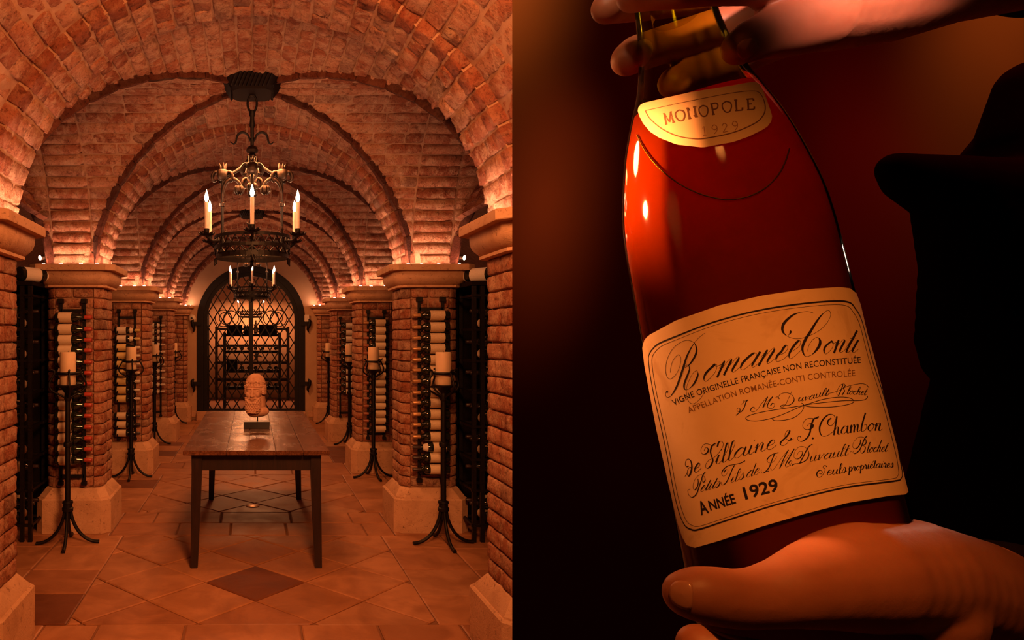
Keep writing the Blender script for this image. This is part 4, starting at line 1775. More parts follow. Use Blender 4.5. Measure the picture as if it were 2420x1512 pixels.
for k, (x, z, w_, h_) in enumerate([(-.37, 1.5585, .32, .17), (-.08, 1.5585, .20, .15), (.33, 1.5585, .38, .18), (-.42, .8085, .22, .20)]):
    c = thing('wine_case', (x, 14.66, z), ['long dark wooden wine case on top of the shelf behind the gate, left', 'small dark wine case in the middle of the top of the shelf behind the gate',
              'wide dark wine case on top of the shelf behind the gate, right', 'dark wine case on the middle shelf behind the gate'][k], 'wine case')
    MB().box((0, 0, h_ / 2), (w_, .22, h_)).build('box', 'dark_case', c, False, bevel=.004)
    MB().box((0, 0, h_ + .006), (w_ + .01, .23, .012)).build('lid', 'dark_case', c, False)
gate_rack(0.0, 16.6, 1.7, [.5, .9, 1.3, 1.7], 'dark shelf against the far wall of the room behind the gate')
ch3 = copy_thing(ch1, (-.03, 15.6, 2.02), None, 'third chandelier, hardly lit, in the room behind the gate')
for c in list(ch3.children):
    if c.name.startswith(('ceiling_box', 'slat')):
        bpy.data.objects.remove(c)
# ------------------------------------------------------------------ the close-up on the right: a wall end, a bottle held in two hands
# partition wall standing right of the viewer; its end is cut on a slant
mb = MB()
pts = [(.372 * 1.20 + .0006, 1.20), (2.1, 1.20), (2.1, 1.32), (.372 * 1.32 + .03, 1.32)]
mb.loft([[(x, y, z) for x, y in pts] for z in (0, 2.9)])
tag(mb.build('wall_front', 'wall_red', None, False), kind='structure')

BC = Vector((0.23817114, 0.31294502, EYE - 0.07965873))
BA = Vector((-0.07554407, 0.19487682, 0.97791417)).normalized()
w = (Vector((0, 0, EYE)) - BC)
w = (w - BA * w.dot(BA)).normalized()
BS = BA.cross(w)                    # sideways
BW = w                              # towards the viewer
TT = np.array([-.052, -.050, -.046, .0, .128, .145, .159, .172, .182, .195, .205, .214, .229, .240, .260, .300])
RR = np.array([.034, .039, .0425, .0425, .0425, .0416, .0394, .0368, .0345, .0304, .0267, .0236, .0204, .0189, .0172, .0158])
_tt = np.linspace(TT[0], TT[-1], 400)
_rr = np.interp(_tt, TT, RR)
_k = np.ones(15) / 15
_rs = np.convolve(np.pad(_rr, 7, mode='edge'), _k, 'valid')
_rs[:12] = _rr[:12]


def rad(t):
    return np.interp(t, _tt, _rs)


nC, nA, nS, nW = (np.array(v) for v in (BC, BA, BS, BW))


def on_bottle(px, py, off=0.0):
    """points on the glass seen at these picture places, lifted off by `off` metres"""
    px, py = np.asarray(px, float), np.asarray(py, float)
    d = np.stack([(px - PX) / F, np.ones_like(px), -(py - PY) / F], -1)
    o = np.array([0, 0, EYE]) - nC
    dp = d - (d @ nA)[..., None] * nA
    op = o - (o @ nA) * nA
    A = (dp * dp).sum(-1)
    B = (dp * op).sum(-1)
    t = np.full_like(px, .06)
    for _ in range(25):
        r = rad(t)
        disc = np.maximum(B * B - A * ((op * op).sum() - r * r), 0)
        s = (-B - np.sqrt(disc)) / A
        p = o + s[..., None] * d
        t = .5 * t + .5 * (p @ nA)
    ax = (p @ nA)[..., None] * nA
    rv = p - ax
    rv = rv / np.linalg.norm(rv, axis=-1, keepdims=True)
    return nC + ax + rv * (rad(p @ nA) + off)[..., None]


bt = thing('held_bottle', tuple(BC), 'tilted old wine bottle with large cream label held up by two hands', 'wine bottle')
MROT = Matrix((BW, BS, BA)).transposed()


def loc(p):
    return tuple(Vector(p) - BC)


def lathe_rt(prof, name, mat, parent, n=64):
    mb = MB()
    mb.lathe([(r, t) for r, t in prof], n, M=MROT, cap=False)
    return mb.build(name, mat, parent, True, 60)


ts = np.concatenate([np.linspace(-.052, -.044, 6), np.linspace(-.03, .12, 10), np.linspace(.128, .298, 40)])
lathe_rt([(.001, -.030), (.02, -.036), (.032, -.050)] + [(float(rad(t)), float(t)) for t in ts] + [(.0158, .300), (.0180, .301), (.0182, .314), (.0160, .316), (.0105, .316), (.0105, .25)], 'glass', 'held_glass', bt)

# the wine: a body of liquid just inside the glass, its surface level
bm = bmesh.new()
tmp = MB().lathe([(.001, -.026)] + [(float(rad(t)) - .0010, float(t)) for t in ts if t > -.046 and t < .235] + [(.001, .236)], 64, M=MROT, cap=False)
me = bpy.data.meshes.new('wine')
me.from_pydata(tmp.v, [], tmp.f)
bm.from_mesh(me)
bmesh.ops.remove_doubles(bm, verts=bm.verts[:], dist=.0002)
lv = [Vector(loc(p)) for p in on_bottle(np.array([1503., 1690., 1868.]), np.array([318., 470., 350.]), -.0010)]
nrm = (lv[1] - lv[0]).cross(lv[2] - lv[0]).normalized()
if nrm.dot(BA) < 0:
    nrm = -nrm
bmesh.ops.bisect_plane(bm, geom=bm.verts[:] + bm.edges[:] + bm.faces[:], plane_co=BA * .203, plane_no=(BA + BW * .25).normalized(), clear_outer=True)
bmesh.ops.holes_fill(bm, edges=[e for e in bm.edges if e.is_boundary], sides=0)
bmesh.ops.recalc_face_normals(bm, faces=bm.faces[:])
bm.to_mesh(me)
bm.free()
me.materials.append(MAT['wine'])
me.shade_smooth()
me.set_sharp_from_angle(angle=math.radians(50))
link('wine', me, bt)
# thin dark line of the wine's far edge, drawn on the front glass
ring_px = [(1503, 318), (1515, 345), (1545, 388), (1580, 418), (1625, 448), (1690, 470), (1745, 472), (1795, 455), (1830, 428), (1855, 392), (1868, 350)]
rp = np.array(ring_px, float)
q = np.linspace(0, len(rp) - 1, 40)
rx, ry = np.interp(q, range(len(rp)), rp[:, 0]), np.interp(q, range(len(rp)), rp[:, 1])
k5 = np.ones(5) / 5
rx[2:-2], ry[2:-2] = np.convolve(rx, k5, 'valid'), np.convolve(ry, k5, 'valid')
MB().tube([loc(p) for p in on_bottle(rx, ry, -.0004)], .00030, 6).build('wine_line', 'wine_ring', bt)


def resample(pts, n):
    p = np.array(pts, float)
    d = np.concatenate([[0], np.cumsum(np.linalg.norm(np.diff(p, axis=0), axis=1))])
    u = np.linspace(0, d[-1], n)
    return np.stack([np.interp(u, d, p[:, 0]), np.interp(u, d, p[:, 1])], -1)


def paper(name, top, bottom, left, right, n, off):
    T, B, L, R = (resample(e, n + 1) for e in (top, bottom, left, right))
    u = np.linspace(0, 1, n + 1)
    U, V = np.meshgrid(u, u)            # V rows, U columns
    P = ((1 - V)[..., None] * T[None] + V[..., None] * B[None] + (1 - U)[..., None] * L[:, None] + U[..., None] * R[:, None]
         - ((1 - U) * (1 - V))[..., None] * T[0] - (U * (1 - V))[..., None] * T[-1] - ((1 - U) * V)[..., None] * B[0] - (U * V)[..., None] * B[-1])
    X = on_bottle(P[..., 0], P[..., 1], off).reshape(-1, 3) - nC
    Y = on_bottle(P[..., 0], P[..., 1], off - .00025).reshape(-1, 3) - nC
    w_ = n + 1
    fs = [(i * w_ + j, (i + 1) * w_ + j, (i + 1) * w_ + j + 1, i * w_ + j + 1) for i in range(n) for j in range(n)]
    m2 = MB().add(X.tolist(), fs)
    # cut edge of the paper
    N = len(X)
    ring = [j for j in range(w_)] + [i * w_ + n for i in range(1, w_)] + [n * w_ + j for j in range(n - 1, -1, -1)] + [i * w_ for i in range(n - 1, 0, -1)]
    m2.v += [tuple(Y[k]) for k in ring]
    for k in range(len(ring)):
        k2 = (k + 1) % len(ring)
        m2.f.append((ring[k], ring[k2], N + k2, N + k))
    return m2.build(name, 'label_paper', bt, True, 50)


LAB = paper('front_label',
            [(1521, 822), (1524, 806), (1534, 793), (1600, 757), (1700, 722), (1800, 699), (1900, 684), (1980, 679), (2006, 682), (2020, 694)],
            [(1616, 1270), (1626, 1288), (1645, 1294), (1700, 1278), (1800, 1244), (1900, 1214), (2000, 1188), (2100, 1171), (2136, 1168), (2151, 1155)],
            [(1521, 822), (1527, 872), (1550, 995), (1580, 1130), (1605, 1238), (1616, 1270)],
            [(2020, 694), (2030, 720), (2046, 790), (2074, 880), (2100, 970), (2125, 1060), (2149, 1120), (2151, 1155)], 56, .0006)
tag(LAB, 'cream front label with black script')
NLAB = paper('neck_label',
             [(1510, 262), (1512, 250), (1524, 243), (1631, 219), (1731, 203), (1774, 195), (1788, 196), (1796, 206)],
             [(1560, 326), (1600, 342), (1664, 349), (1731, 337), (1768, 324), (1800, 308), (1812, 300), (1820, 288)],
             [(1510, 262), (1514, 275), (1522, 291), (1538, 311), (1560, 326)],
             [(1796, 206), (1807, 231), (1818, 262), (1822, 276), (1820, 288)], 36, .0006)
tag(NLAB, 'cream half-round neck label')

# --- lettering, drawn as strokes of a pen and laid on the paper
INK = .00064


class Ink:
    def __init__(self):
        self.p, self.f = [], []

    def ribbon(self, pts, wid):
        pts = np.asarray(pts, float)
        if len(pts) < 2:
            return
        d = np.gradient(pts, axis=0)
        L = np.linalg.norm(d, axis=1, keepdims=True)
        d = d / np.maximum(L, 1e-9)
        nr = np.stack([-d[:, 1], d[:, 0]], -1)
        wd = np.asarray(wid(d) if callable(wid) else np.full(len(pts), wid))
        wd = np.convolve(np.pad(wd, 1, mode='edge'), [.25, .5, .25], 'valid')
        o = len(self.p)
        for k in range(len(pts)):
            self.p.append(pts[k] + nr[k] * wd[k] / 2)
            self.p.append(pts[k] - nr[k] * wd[k] / 2)
        for k in range(len(pts) - 1):
            self.f.append((o + 2 * k, o + 2 * k + 1, o + 2 * k + 3, o + 2 * k + 2))

    def build(self, name, mat, parent):
        P = np.array(self.p)
        X = on_bottle(P[:, 0], P[:, 1], INK) - nC
        mb = MB().add(X.tolist(), self.f)
        return mb.build(name, mat, parent, False)


def spline(pts, n=10):
    p = np.array(pts, float)
    if len(p) == 2:
        u = np.linspace(0, 1, max(2, n // 2))[:, None]
        return p[0] * (1 - u) + p[1] * u
    p = np.vstack([2 * p[0] - p[1], p, 2 * p[-1] - p[-2]])
    out = []
    for i in range(1, len(p) - 2):
        for t in np.linspace(0, 1, n, endpoint=False):
            a, b, c, d = p[i - 1], p[i], p[i + 1], p[i + 2]
            out.append(.5 * ((2 * b) + (c - a) * t + (2 * a - 5 * b + 4 * c - d) * t * t + (3 * b - 3 * c + d - a) * t ** 3))
    out.append(p[-2])
    return np.array(out)


G = {
    'a': ([[(.78, .8), (.45, 1), (.1, .55), (.12, .15), (.36, 0), (.66, .35), (.8, .98)], [(.82, 1), (.74, .2), (.9, 0), (1.12, .25)]], 1.05),
    'b': ([[(0, .2), (.38, 1.4), (.36, 2.0), (.18, 1.8), (.12, .2), (.35, 0), (.66, .35), (.6, .85), (.4, .8), (.85, .8)]], .85),
    'c': ([[(.66, .78), (.42, 1), (.1, .55), (.12, .2), (.36, 0), (.8, .3)]], .75),
    'd': ([[(.78, .8), (.45, 1), (.1, .55), (.12, .15), (.36, 0), (.66, .35), (.8, 1)], [(.86, 2.0), (.76, .2), (.9, 0), (1.12, .25)]], 1.05),
    'q': ([[(.60, .85), (.3, .95), (.06, .55), (.12, .1), (.36, 0), (.66, .4), (.5, 1.2), (.15, 1.75), (-.1, 1.6)]], .85),
    'e': ([[(.08, .42), (.52, .62), (.5, .95), (.3, 1), (.08, .5), (.16, .1), (.4, 0), (.8, .35)]], .72),
    'h': ([[(0, .2), (.38, 1.4), (.36, 2.0), (.18, 1.8), (.1, 0)], [(.1, .25), (.36, .92), (.58, .9), (.56, .2), (.7, 0), (.95, .25)]], .9),
    'i': ([[(0, .3), (.18, 1)], [(.18, 1), (.1, .2), (.28, 0), (.5, .25)], [(.3, 1.42), (.33, 1.52)]], .48),
    'l': ([[(0, .2), (.36, 1.4), (.34, 2.0), (.16, 1.8), (.1, .2), (.25, 0), (.48, .25)]], .46),
    'm': ([[(0, .6), (.15, 1), (.12, 0)], [(.13, .3), (.4, 1), (.55, .85), (.5, 0)], [(.51, .3), (.8, 1), (.95, .85), (.9, .2), (1.05, 0), (1.3, .25)]], 1.25),
    'n': ([[(0, .6), (.15, 1), (.12, 0)], [(.13, .3), (.42, 1), (.57, .85), (.52, .2), (.67, 0), (.92, .25)]], .87),
    'o': ([[(.45, 1), (.1, .6), (.12, .2), (.36, 0), (.66, .4), (.62, .85), (.45, 1), (.6, .8), (.9, .85)]], .82),
    'p': ([[(0, .5), (.2, 1.1), (.12, -.9)], [(.16, .4), (.45, 1), (.68, .75), (.62, .2), (.4, 0), (.2, .25)], [(.62, .15), (.9, .3)]], .85),
    'r': ([[(0, .5), (.16, 1.12), (.22, .88), (.48, .88), (.42, .2), (.56, 0), (.78, .25)]], .72),
    's': ([[(0, .2), (.33, 1.12), (.5, .4), (.3, 0), (.08, .12)], [(.35, .05), (.7, .25)]], .62),
    't': ([[(0, .3), (.28, 1.75)], [(.28, 1.75), (.16, .2), (.32, 0), (.55, .25)], [(.0, 1.12), (.5, 1.16)]], .5),
    'u': ([[(0, .6), (.14, 1), (.10, .25), (.28, 0), (.58, .4), (.66, 1)], [(.66, 1), (.60, .2), (.74, 0), (.98, .25)]], .92),
    'v': ([[(0, .7), (.15, 1), (.22, 0), (.55, .85), (.5, 1), (.8, .9)]], .72),
    'R': ([[(.8, 2.1), (.5, 1.1), (.12, .1), (-.3, -.12), (-.5, .12)], [(-.1, 1.0), (-.25, 1.6), (.3, 2.2), (1.1, 2.2), (1.3, 1.75), (.9, 1.25), (.55, 1.12)], [(.55, 1.12), (.85, .95), (.95, .25), (1.2, 0), (1.6, .3)]], 1.4),
    'C': ([[(1.0, 1.75), (1.3, 2.1), (1.05, 2.3), (.5, 1.8), (.12, .8), (.25, .1), (.66, 0), (1.15, .4)]], 1.15),
    'V': ([[(-.1, 1.5), (-.2, 2.0), (.3, 2.3), (.65, 1.9), (.3, 1.75), (.5, 2.1), (.55, 1.2), (.42, .0), (.95, 1.1), (1.3, 2.2)]], 1.05),
    'J': ([[(.1, 1.7), (.2, 2.1), (.7, 2.15), (1.25, 2.3)], [(.8, 2.15), (.62, .9), (.36, -.1), (0, -.1), (.05, .35), (.3, .3)]], 1.05),
    'D': ([[(.5, 1.8), (.4, .9), (.2, .12), (-.1, .2), (.1, .3), (.5, 0), (1.05, .3), (1.3, 1.2), (1.0, 2.0), (.4, 2.2), (-.05, 1.8), (.1, 1.5)]], 1.45),
    'B': ([[(.55, 2.0), (.38, 1), (.15, .02), (-.15, .15)], [(-.1, 1.6), (.3, 2.2), (1.0, 2.15), (1.0, 1.5), (.5, 1.15), (1.05, 1.0), (1.0, .25), (.55, -.05), (.2, .2)]], 1.2),
    'P': ([[(.6, 2.0), (.42, 1.0), (.18, .02), (-.2, .1)], [(-.1, 1.5), (.2, 2.15), (.95, 2.2), (1.1, 1.6), (.7, 1.1), (.45, 1.15)]], 1.1),
    'F': ([[(.0, 1.6), (.15, 2.05), (.6, 2.1), (1.3, 2.3)], [(.8, 2.1), (.62, 1), (.34, .0), (-.05, .05)], [(.35, 1.12), (1.0, 1.2)]], 1.0),
    'S': ([[(1.1, 1.8), (.85, 2.2), (.45, 1.8), (.72, 1.1), (.7, .3), (.3, 0), (-.1, .3), (.1, .5)]], 1.05),
    'M': ([[(-.2, .25), (.0, 0), (.25, .5), (.62, 2.1)], [(.62, 2.1), (.72, .05)], [(.72, .05), (1.4, 2.1)], [(1.4, 2.1), (1.38, .2), (1.55, 0), (1.85, .3)]], 1.75),
    '&': ([[(1.2, 1.0), (.85, .1), (.35, 0), (.12, .5), (.72, 1.3), (.6, 1.9), (.32, 1.7), (.5, 1.0), (1.0, .15), (1.35, .1)]], 1.4),
    '-': ([[(.05, .55), (.5, .62)]], .55),
    '.': ([[(.08, .0), (.14, .1)]], .3),
    ' ': ([], .55),
}
G['é'] = (G['e'][0] + [[(.42, 1.3), (.66, 1.75)]], G['e'][1])


class Base:
    """a baseline through picture points, s in 0..1"""
    def __init__(self, pts):
        self.c = resample(spline(pts, 20), 80)
        self.L = np.linalg.norm(np.diff(self.c, axis=0), axis=1).sum()

    def at(self, s):
        s = np.asarray(s, float) * 79
        p = np.stack([np.interp(s, range(80), self.c[:, 0]), np.interp(s, range(80), self.c[:, 1])], -1)
        lo, hi = s < 0, s > 79
        d0, d1 = self.c[1] - self.c[0], self.c[-1] - self.c[-2]
        p[lo] = self.c[0] + s[lo, None] * d0
        p[hi] = self.c[-1] + (s[hi, None] - 79) * d1
        q = np.clip(s, 1, 78)
        e = 1.0
        a = np.stack([np.interp(q - e, range(80), self.c[:, 0]), np.interp(q - e, range(80), self.c[:, 1])], -1)
        b = np.stack([np.interp(q + e, range(80), self.c[:, 0]), np.interp(q + e, range(80), self.c[:, 1])], -1)
        t = b - a
        t /= np.linalg.norm(t, axis=-1, keepdims=True)
        return p, t, np.stack([t[:, 1], -t[:, 0]], -1)


def pen(thick, thin, slant, k=3):
    # heavy on the strokes drawn down along the slant, hairline on the way up
    def f(d):
        ax = np.array([-slant, 1.0])
        ax /= np.linalg.norm(ax)
        c = np.maximum(d @ ax, 0)
        return thin + (thick - thin) * c ** k
    return f


def script(ink, text, base, xh, slant=.55, thick=4, thin=1.3, xs=None):
    adv = sum(G[c][1] for c in text)
    B = Base(base)
    k = B.L / adv if xs is None else xs
    x = 0
    for c in text:
        st, a = G[c]
        for s in st:
            q = spline(s, 9)
            X = (x + q[:, 0]) * k + q[:, 1] * xh * slant
            H = q[:, 1] * xh
            p, t, n = B.at(X / B.L)
            ink.ribbon(p + n * H[:, None], pen(thick, thin, slant))
        x += a
    return ink


def font_text(ink, text, base, height, bold=0.0, spacing=1.0):
    cu = bpy.data.curves.new('txt', 'FONT')
    cu.body = text
    cu.offset = bold
    cu.space_character = spacing
    cu.resolution_u = 3
    o = bpy.data.objects.new('txt', cu)
    COL.objects.link(o)
    dg = bpy.context.evaluated_depsgraph_get()
    me = bpy.data.meshes.new_from_object(o.evaluated_get(dg))
    bpy.data.objects.remove(o)
    v = np.array([p.co[:2] for p in me.vertices])
    fs = [tuple(p.vertices) for p in me.polygons]
    B = Base(base)
    x0, x1 = v[:, 0].min(), v[:, 0].max()
    p, t, n = B.at((v[:, 0] - x0) / (x1 - x0))
    P = p + n * (v[:, 1] / .729 * height)[:, None]
    o_ = len(ink.p)
    ink.p += list(P)
    ink.f += [tuple(i + o_ for i in q) for q in fs]
    bpy.data.meshes.remove(me)
    bpy.data.curves.remove(cu)
    return ink


z4 = lambda L: [(1450 + x / 2.16, 650 + y / 2.16) for x, y in L]
# borders: a heavy rule and a hairline inside it
border = z4([(215, 365), (245, 345), (330, 310), (500, 245), (700, 190), (900, 155), (1100, 135), (1190, 140), (1225, 172), (1260, 240), (1310, 430), (1380, 650), (1440, 880), (1463, 1000), (1458, 1036), (1425, 1051), (1200, 1080), (1000, 1125),
             (800, 1180), (600, 1245), (450, 1295), (405, 1298), (362, 1262), (320, 1130), (270, 870), (210, 600), (186, 450), (190, 400), (215, 365)])
bp = resample(spline(border, 10), 400)
cen = bp.mean(0)
ink = Ink()


def heavy(d):
    return 1.4 + 2.6 * np.abs(d[:, 0]) ** 2


ink.ribbon(bp, heavy)
inn = cen + (bp - cen) * np.array([.972, .968])
ink.ribbon(inn, .9)
ink.build('border_rule', 'ink', LAB)

def crop(ox, oy, sc):
    return lambda L: [(ox + x / sc, oy + y / sc) for x, y in L]


zA, zB, zC, zD, zE = crop(1560, 770, 7.56), crop(1830, 720, 9.45), crop(1600, 960, 7.56), crop(1860, 960, 8.4), crop(1720, 890, 7.118)


def swell(ink, pts, peaks, wmax, thin=.9):
    """a traced stroke that swells around the given control points"""
    q = spline(pts, 12)
    u = np.arange(len(q)) / 12
    wd = np.full(len(q), thin)
    for a, b in peaks:
        m_ = (u > a) & (u < b)
        wd[m_] = np.maximum(wd[m_], thin + (wmax - thin) * np.sin(PI * (u[m_] - a) / (b - a)) ** .8)
    ink.ribbon(q, lambda d: wd)


def dot(ink, p, r):
    q = [(p[0] + r * .5 * cos(t), p[1] + r * .5 * sin(t)) for t in np.linspace(0, 2 * PI, 12)]
    ink.ribbon(q, r)


ink = Ink()
# the great script line
swell(ink, zA([(815, 128), (720, 200), (625, 305), (550, 430), (490, 560), (440, 720), (390, 880), (330, 1050), (270, 1170), (210, 1250), (160, 1275), (125, 1250), (120, 1200), (145, 1170)]), [(2, 9)], 5.0)
dot(ink, zA([(148, 1175)])[0], 2.6)
swell(ink, zA([(205, 830), (215, 720), (260, 600), (340, 515), (385, 560), (380, 680), (330, 820), (250, 920), (185, 942), (135, 880), (122, 740), (160, 560), (260, 390), (400, 285), (520, 258), (620, 300), (665, 400), (655, 500), (600, 610), (530, 700), (480, 735), (455, 730), (490, 700), (530, 705)]), [(15, 19.4)], 4.8)
swell(ink, zA([(530, 705), (543, 770), (520, 850), (480, 950), (450, 1040), (450, 1110), (480, 1140), (550, 1110), (630, 1020), (685, 900), (690, 830), (660, 800), (600, 850), (540, 960), (500, 1070), (487, 1170), (510, 1310), (560, 1375), (610, 1390), (680, 1350), (750, 1280), (800, 1200)]), [(0, 6), (7, 10)], 4.6)
script(ink, 'omanee', zA([(735, 1020), (900, 968), (1210, 862), (1420, 800)]) + zB([(0, 1280), (240, 1238), (520, 1140)]), 31.5, .85, 5.4, .9)
swell(ink, zB([(850, 195), (790, 170), (690, 158), (540, 180), (400, 235), (270, 340), (190, 440), (165, 540), (185, 620), (250, 690), (350, 740), (490, 765), (640, 740), (760, 695), (900, 630), (1040, 530), (1160, 390), (1220, 260), (1215, 170), (1165, 130), (1080, 185), (990, 280), (880, 440), (780, 610), (690, 750), (630, 880), (608, 960), (615, 1040), (650, 1130), (710, 1160), (820, 1115), (920, 1010), (985, 900), (995, 810), (960, 745), (910, 737), (830, 790), (760, 890), (728, 990), (725, 1050)]), [(3, 9), (20, 28.5), (30, 34)], 6.6)
swell(ink, zB([(325, 600), (348, 610), (330, 650), (295, 690)]), [(-.8, 2.5)], 5.0)
script(ink, 'onti', zB([(1030, 1110), (1290, 1088), (1500, 1070), (1800, 1072)]), 29.5, .42, 5.0, .9)
ink.build('script_title', 'ink', LAB)

ink = Ink()
font_text(ink, 'VIGNE ORIGINELLE FRANÇAISE NON RECONSTITUÉE', z4([(314, 666), (420, 620), (640, 553), (900, 488), (1090, 462), (1254, 449)]), 15.0, .004, 1.02)
ink.build('small_capitals', 'ink', LAB)
ink = Ink()
font_text(ink, 'APPELLATION ROMANÉE-CONTI CONTROLÉE', z4([(390, 704), (520, 655), (640, 614), (860, 562), (1040, 530), (1226, 515)]), 15.0, .002, 1.02)
ink.build('faded_capitals', 'ink_faded', LAB)

PS = pen(2.4, 1.0, .5)
ink = Ink()
for L in ([(235, 465), (275, 430), (270, 405), (300, 410), (340, 390), (310, 430), (280, 520), (235, 585), (190, 595), (160, 560), (180, 525), (210, 540), (200, 600), (145, 650)],
          [(460, 540), (440, 510), (400, 530), (390, 575), (430, 590), (490, 560), (570, 450), (665, 340), (640, 400), (590, 525), (660, 430), (750, 335), (700, 410), (665, 490), (700, 535), (760, 520), (785, 470), (750, 445), (715, 490)],
          [(800, 355), (830, 340), (860, 375), (850, 330), (900, 285), (980, 272), (1060, 300), (1105, 370), (1090, 430), (1020, 480), (940, 475), (890, 490), (890, 510), (930, 505), (970, 460), (1010, 370), (1065, 250)],
          [(1820, 310), (1810, 260), (1860, 160), (1910, 125), (1900, 180), (1850, 300), (1830, 320)], [(1920, 110), (1950, 150), (1920, 200), (1940, 240), (1900, 310)],
          [(1670, 285), (1760, 265), (1850, 235), (1950, 180), (2080, 140), (2220, 120), (2300, 140), (2345, 190)]):
    ink.ribbon(spline(zE(L), 12), PS)
script(ink, 'uvault', zE([(1160, 412), (1270, 406), (1400, 380), (1560, 330), (1665, 318)]), 8.6, .5, 2.4, 1.0)
script(ink, 'lochet', zE([(1975, 295), (2100, 302), (2200, 306), (2295, 312)]), 9.0, .3, 2.2, 1.0)
ink.ribbon(spline(zE([(2310, 320), (2320, 350), (2270, 390), (2150, 405), (1950, 405), (1700, 425), (1400, 460), (1250, 485), (900, 540), (600, 590), (400, 640), (310, 690), (340, 730), (450, 745), (600, 730), (800, 680), (1000, 600), (1200, 510), (1400, 440), (1600, 380), (1850, 345), (2020, 360), (2090, 405), (2060, 450), (1900, 490), (1650, 515), (1400, 510), (1290, 490), (1230, 445), (1260, 470), (1265, 520), (1220, 600), (1100, 690), (950, 730), (800, 740), (745, 715)]), 10), 1.5)
ink.build('signature', 'ink', LAB)

ink = Ink()
PN = pen(4.0, 1.1, .35, 2)
for L in ([(230, 1060), (190, 1075), (168, 1030), (185, 965), (225, 938), (265, 970), (285, 1050), (280, 1130), (255, 1210), (225, 1245), (205, 1200), (215, 1130), (250, 1085), (275, 1090)], [(165, 1250), (210, 1170)],
          [(500, 800), (520, 745), (560, 740), (575, 790), (540, 840), (490, 855), (450, 820), (450, 750), (500, 680), (560, 668), (640, 695), (700, 690), (715, 660), (690, 665), (640, 710), (615, 800), (630, 880), (655, 950), (640, 1020), (600, 1080), (560, 1105), (530, 1080), (540, 1020), (590, 960), (680, 910), (760, 830), (820, 740), (840, 670), (810, 625), (760, 640), (735, 720)],
          [(2020, 560), (2035, 575), (2010, 600), (1980, 605), (1930, 560), (1925, 500), (1960, 440), (2000, 425), (2000, 460), (1960, 530), (1890, 600), (1845, 650), (1855, 690), (1900, 700), (1960, 660), (1985, 610)], [(1980, 605), (2030, 605), (2075, 580)]):
    ink.ribbon(spline(zC(L), 12), PN)
script(ink, 'e', zC([(310, 1188), (430, 1158)]), 19, .5, 3.8, 1.1)
script(ink, 'illaine', zC([(690, 1042), (950, 966), (1250, 872), (1750, 750)]), 20, .5, 4.0, 1.1)
for L in ([(385, 395), (420, 350), (470, 345), (500, 370), (480, 430), (420, 460), (350, 455), (300, 400), (320, 310), (380, 250), (460, 238), (520, 245), (590, 235), (612, 205), (570, 225), (520, 250), (480, 330), (455, 430), (440, 520), (390, 620), (310, 685), (250, 695), (205, 660), (205, 610), (245, 595), (262, 615)],
          [(855, 235), (800, 280), (785, 340), (830, 385), (890, 360), (930, 280), (920, 200), (860, 160), (780, 180), (690, 270), (635, 390), (630, 490), (660, 570), (720, 595), (800, 570), (870, 520), (920, 470)]):
    ink.ribbon(spline(zD(L), 12), PN)
dot(ink, zD([(497, 635)])[0], 2.4)
G['h'] = ([[(.35, 2.4), (.1, 0)], [(.1, .25), (.36, .92), (.58, .9), (.56, .2), (.7, 0), (.95, .25)]], .9)
G['b'] = ([[(.32, 2.4), (.1, .3), (.35, 0), (.66, .35), (.6, .85), (.4, .8)]], .8)
script(ink, 'hambon', zD([(890, 575), (1140, 542), (1290, 520), (1480, 496), (1680, 488), (1840, 486)]), 18, .18, 3.8, 1.1)
ink.build('script_names', 'ink', LAB)

ink = Ink()
PT = pen(2.6, .8, .6, 2)
for L in ([(395, 1290), (400, 1360), (380, 1440), (335, 1490), (310, 1450), (320, 1350), (380, 1250), (460, 1218), (510, 1260), (520, 1320), (490, 1355), (470, 1320), (490, 1280)],
          [(525, 1165), (480, 1230), (450, 1330), (410, 1450), (370, 1560), (300, 1620), (240, 1590), (215, 1500), (260, 1475)],
          [(1225, 970), (1150, 1010), (1050, 1035), (930, 1060), (850, 1120), (815, 1190), (840, 1245), (890, 1220), (925, 1150), (890, 1130), (850, 1180)],
          [(1040, 1050), (1000, 1120), (960, 1220), (910, 1330), (860, 1390), (815, 1400), (795, 1370)],
          [(1810, 825), (1700, 860), (1630, 920), (1610, 970), (1650, 1010), (1720, 990), (1780, 900)], [(1740, 850), (1700, 950), (1650, 1080), (1590, 1160), (1530, 1190), (1505, 1150), (1520, 1130)],
          [(1670, 1100), (1700, 1140), (1760, 1080), (1860, 930), (1985, 775)], [(1985, 775), (1920, 900), (1830, 1110)], [(1830, 1110), (1950, 930), (2090, 755)],
          [(2090, 755), (2010, 900), (1940, 1030), (1945, 1080), (2000, 1060), (2050, 990), (2020, 975), (1990, 1020), (2030, 1060)], [(785, 1358), (820, 1350)], [(790, 1378), (825, 1370)]):
    ink.ribbon(spline(zC(L), 12), PT)
dot(ink, zC([(1628, 1158)])[0], 1.6)
for L in ([(185, 975), (230, 900), (285, 895), (295, 940), (250, 1020), (180, 1045), (130, 1000), (150, 890), (220, 810), (300, 795), (380, 840), (420, 920), (410, 1000), (350, 1080), (240, 1130), (150, 1140), (90, 1170), (130, 1150), (210, 1130)],
          [(490, 750), (430, 790), (380, 860), (320, 980), (240, 1130)], [(1222, 905), (1258, 895)],
          [(1430, 660), (1420, 740), (1370, 820), (1310, 840), (1275, 790), (1300, 700), (1380, 620), (1470, 612), (1530, 660), (1530, 740), (1470, 780), (1520, 800), (1510, 880), (1460, 930), (1430, 900), (1440, 850)],
          [(1555, 585), (1510, 640), (1470, 730), (1420, 850), (1370, 910), (1310, 940), (1280, 910), (1300, 880)]):
    ink.ribbon(spline(zD(L), 12), PT)
script(ink, 'etits', zC([(425, 1532), (560, 1492), (765, 1438)]), 12, .75, 2.6, .8)
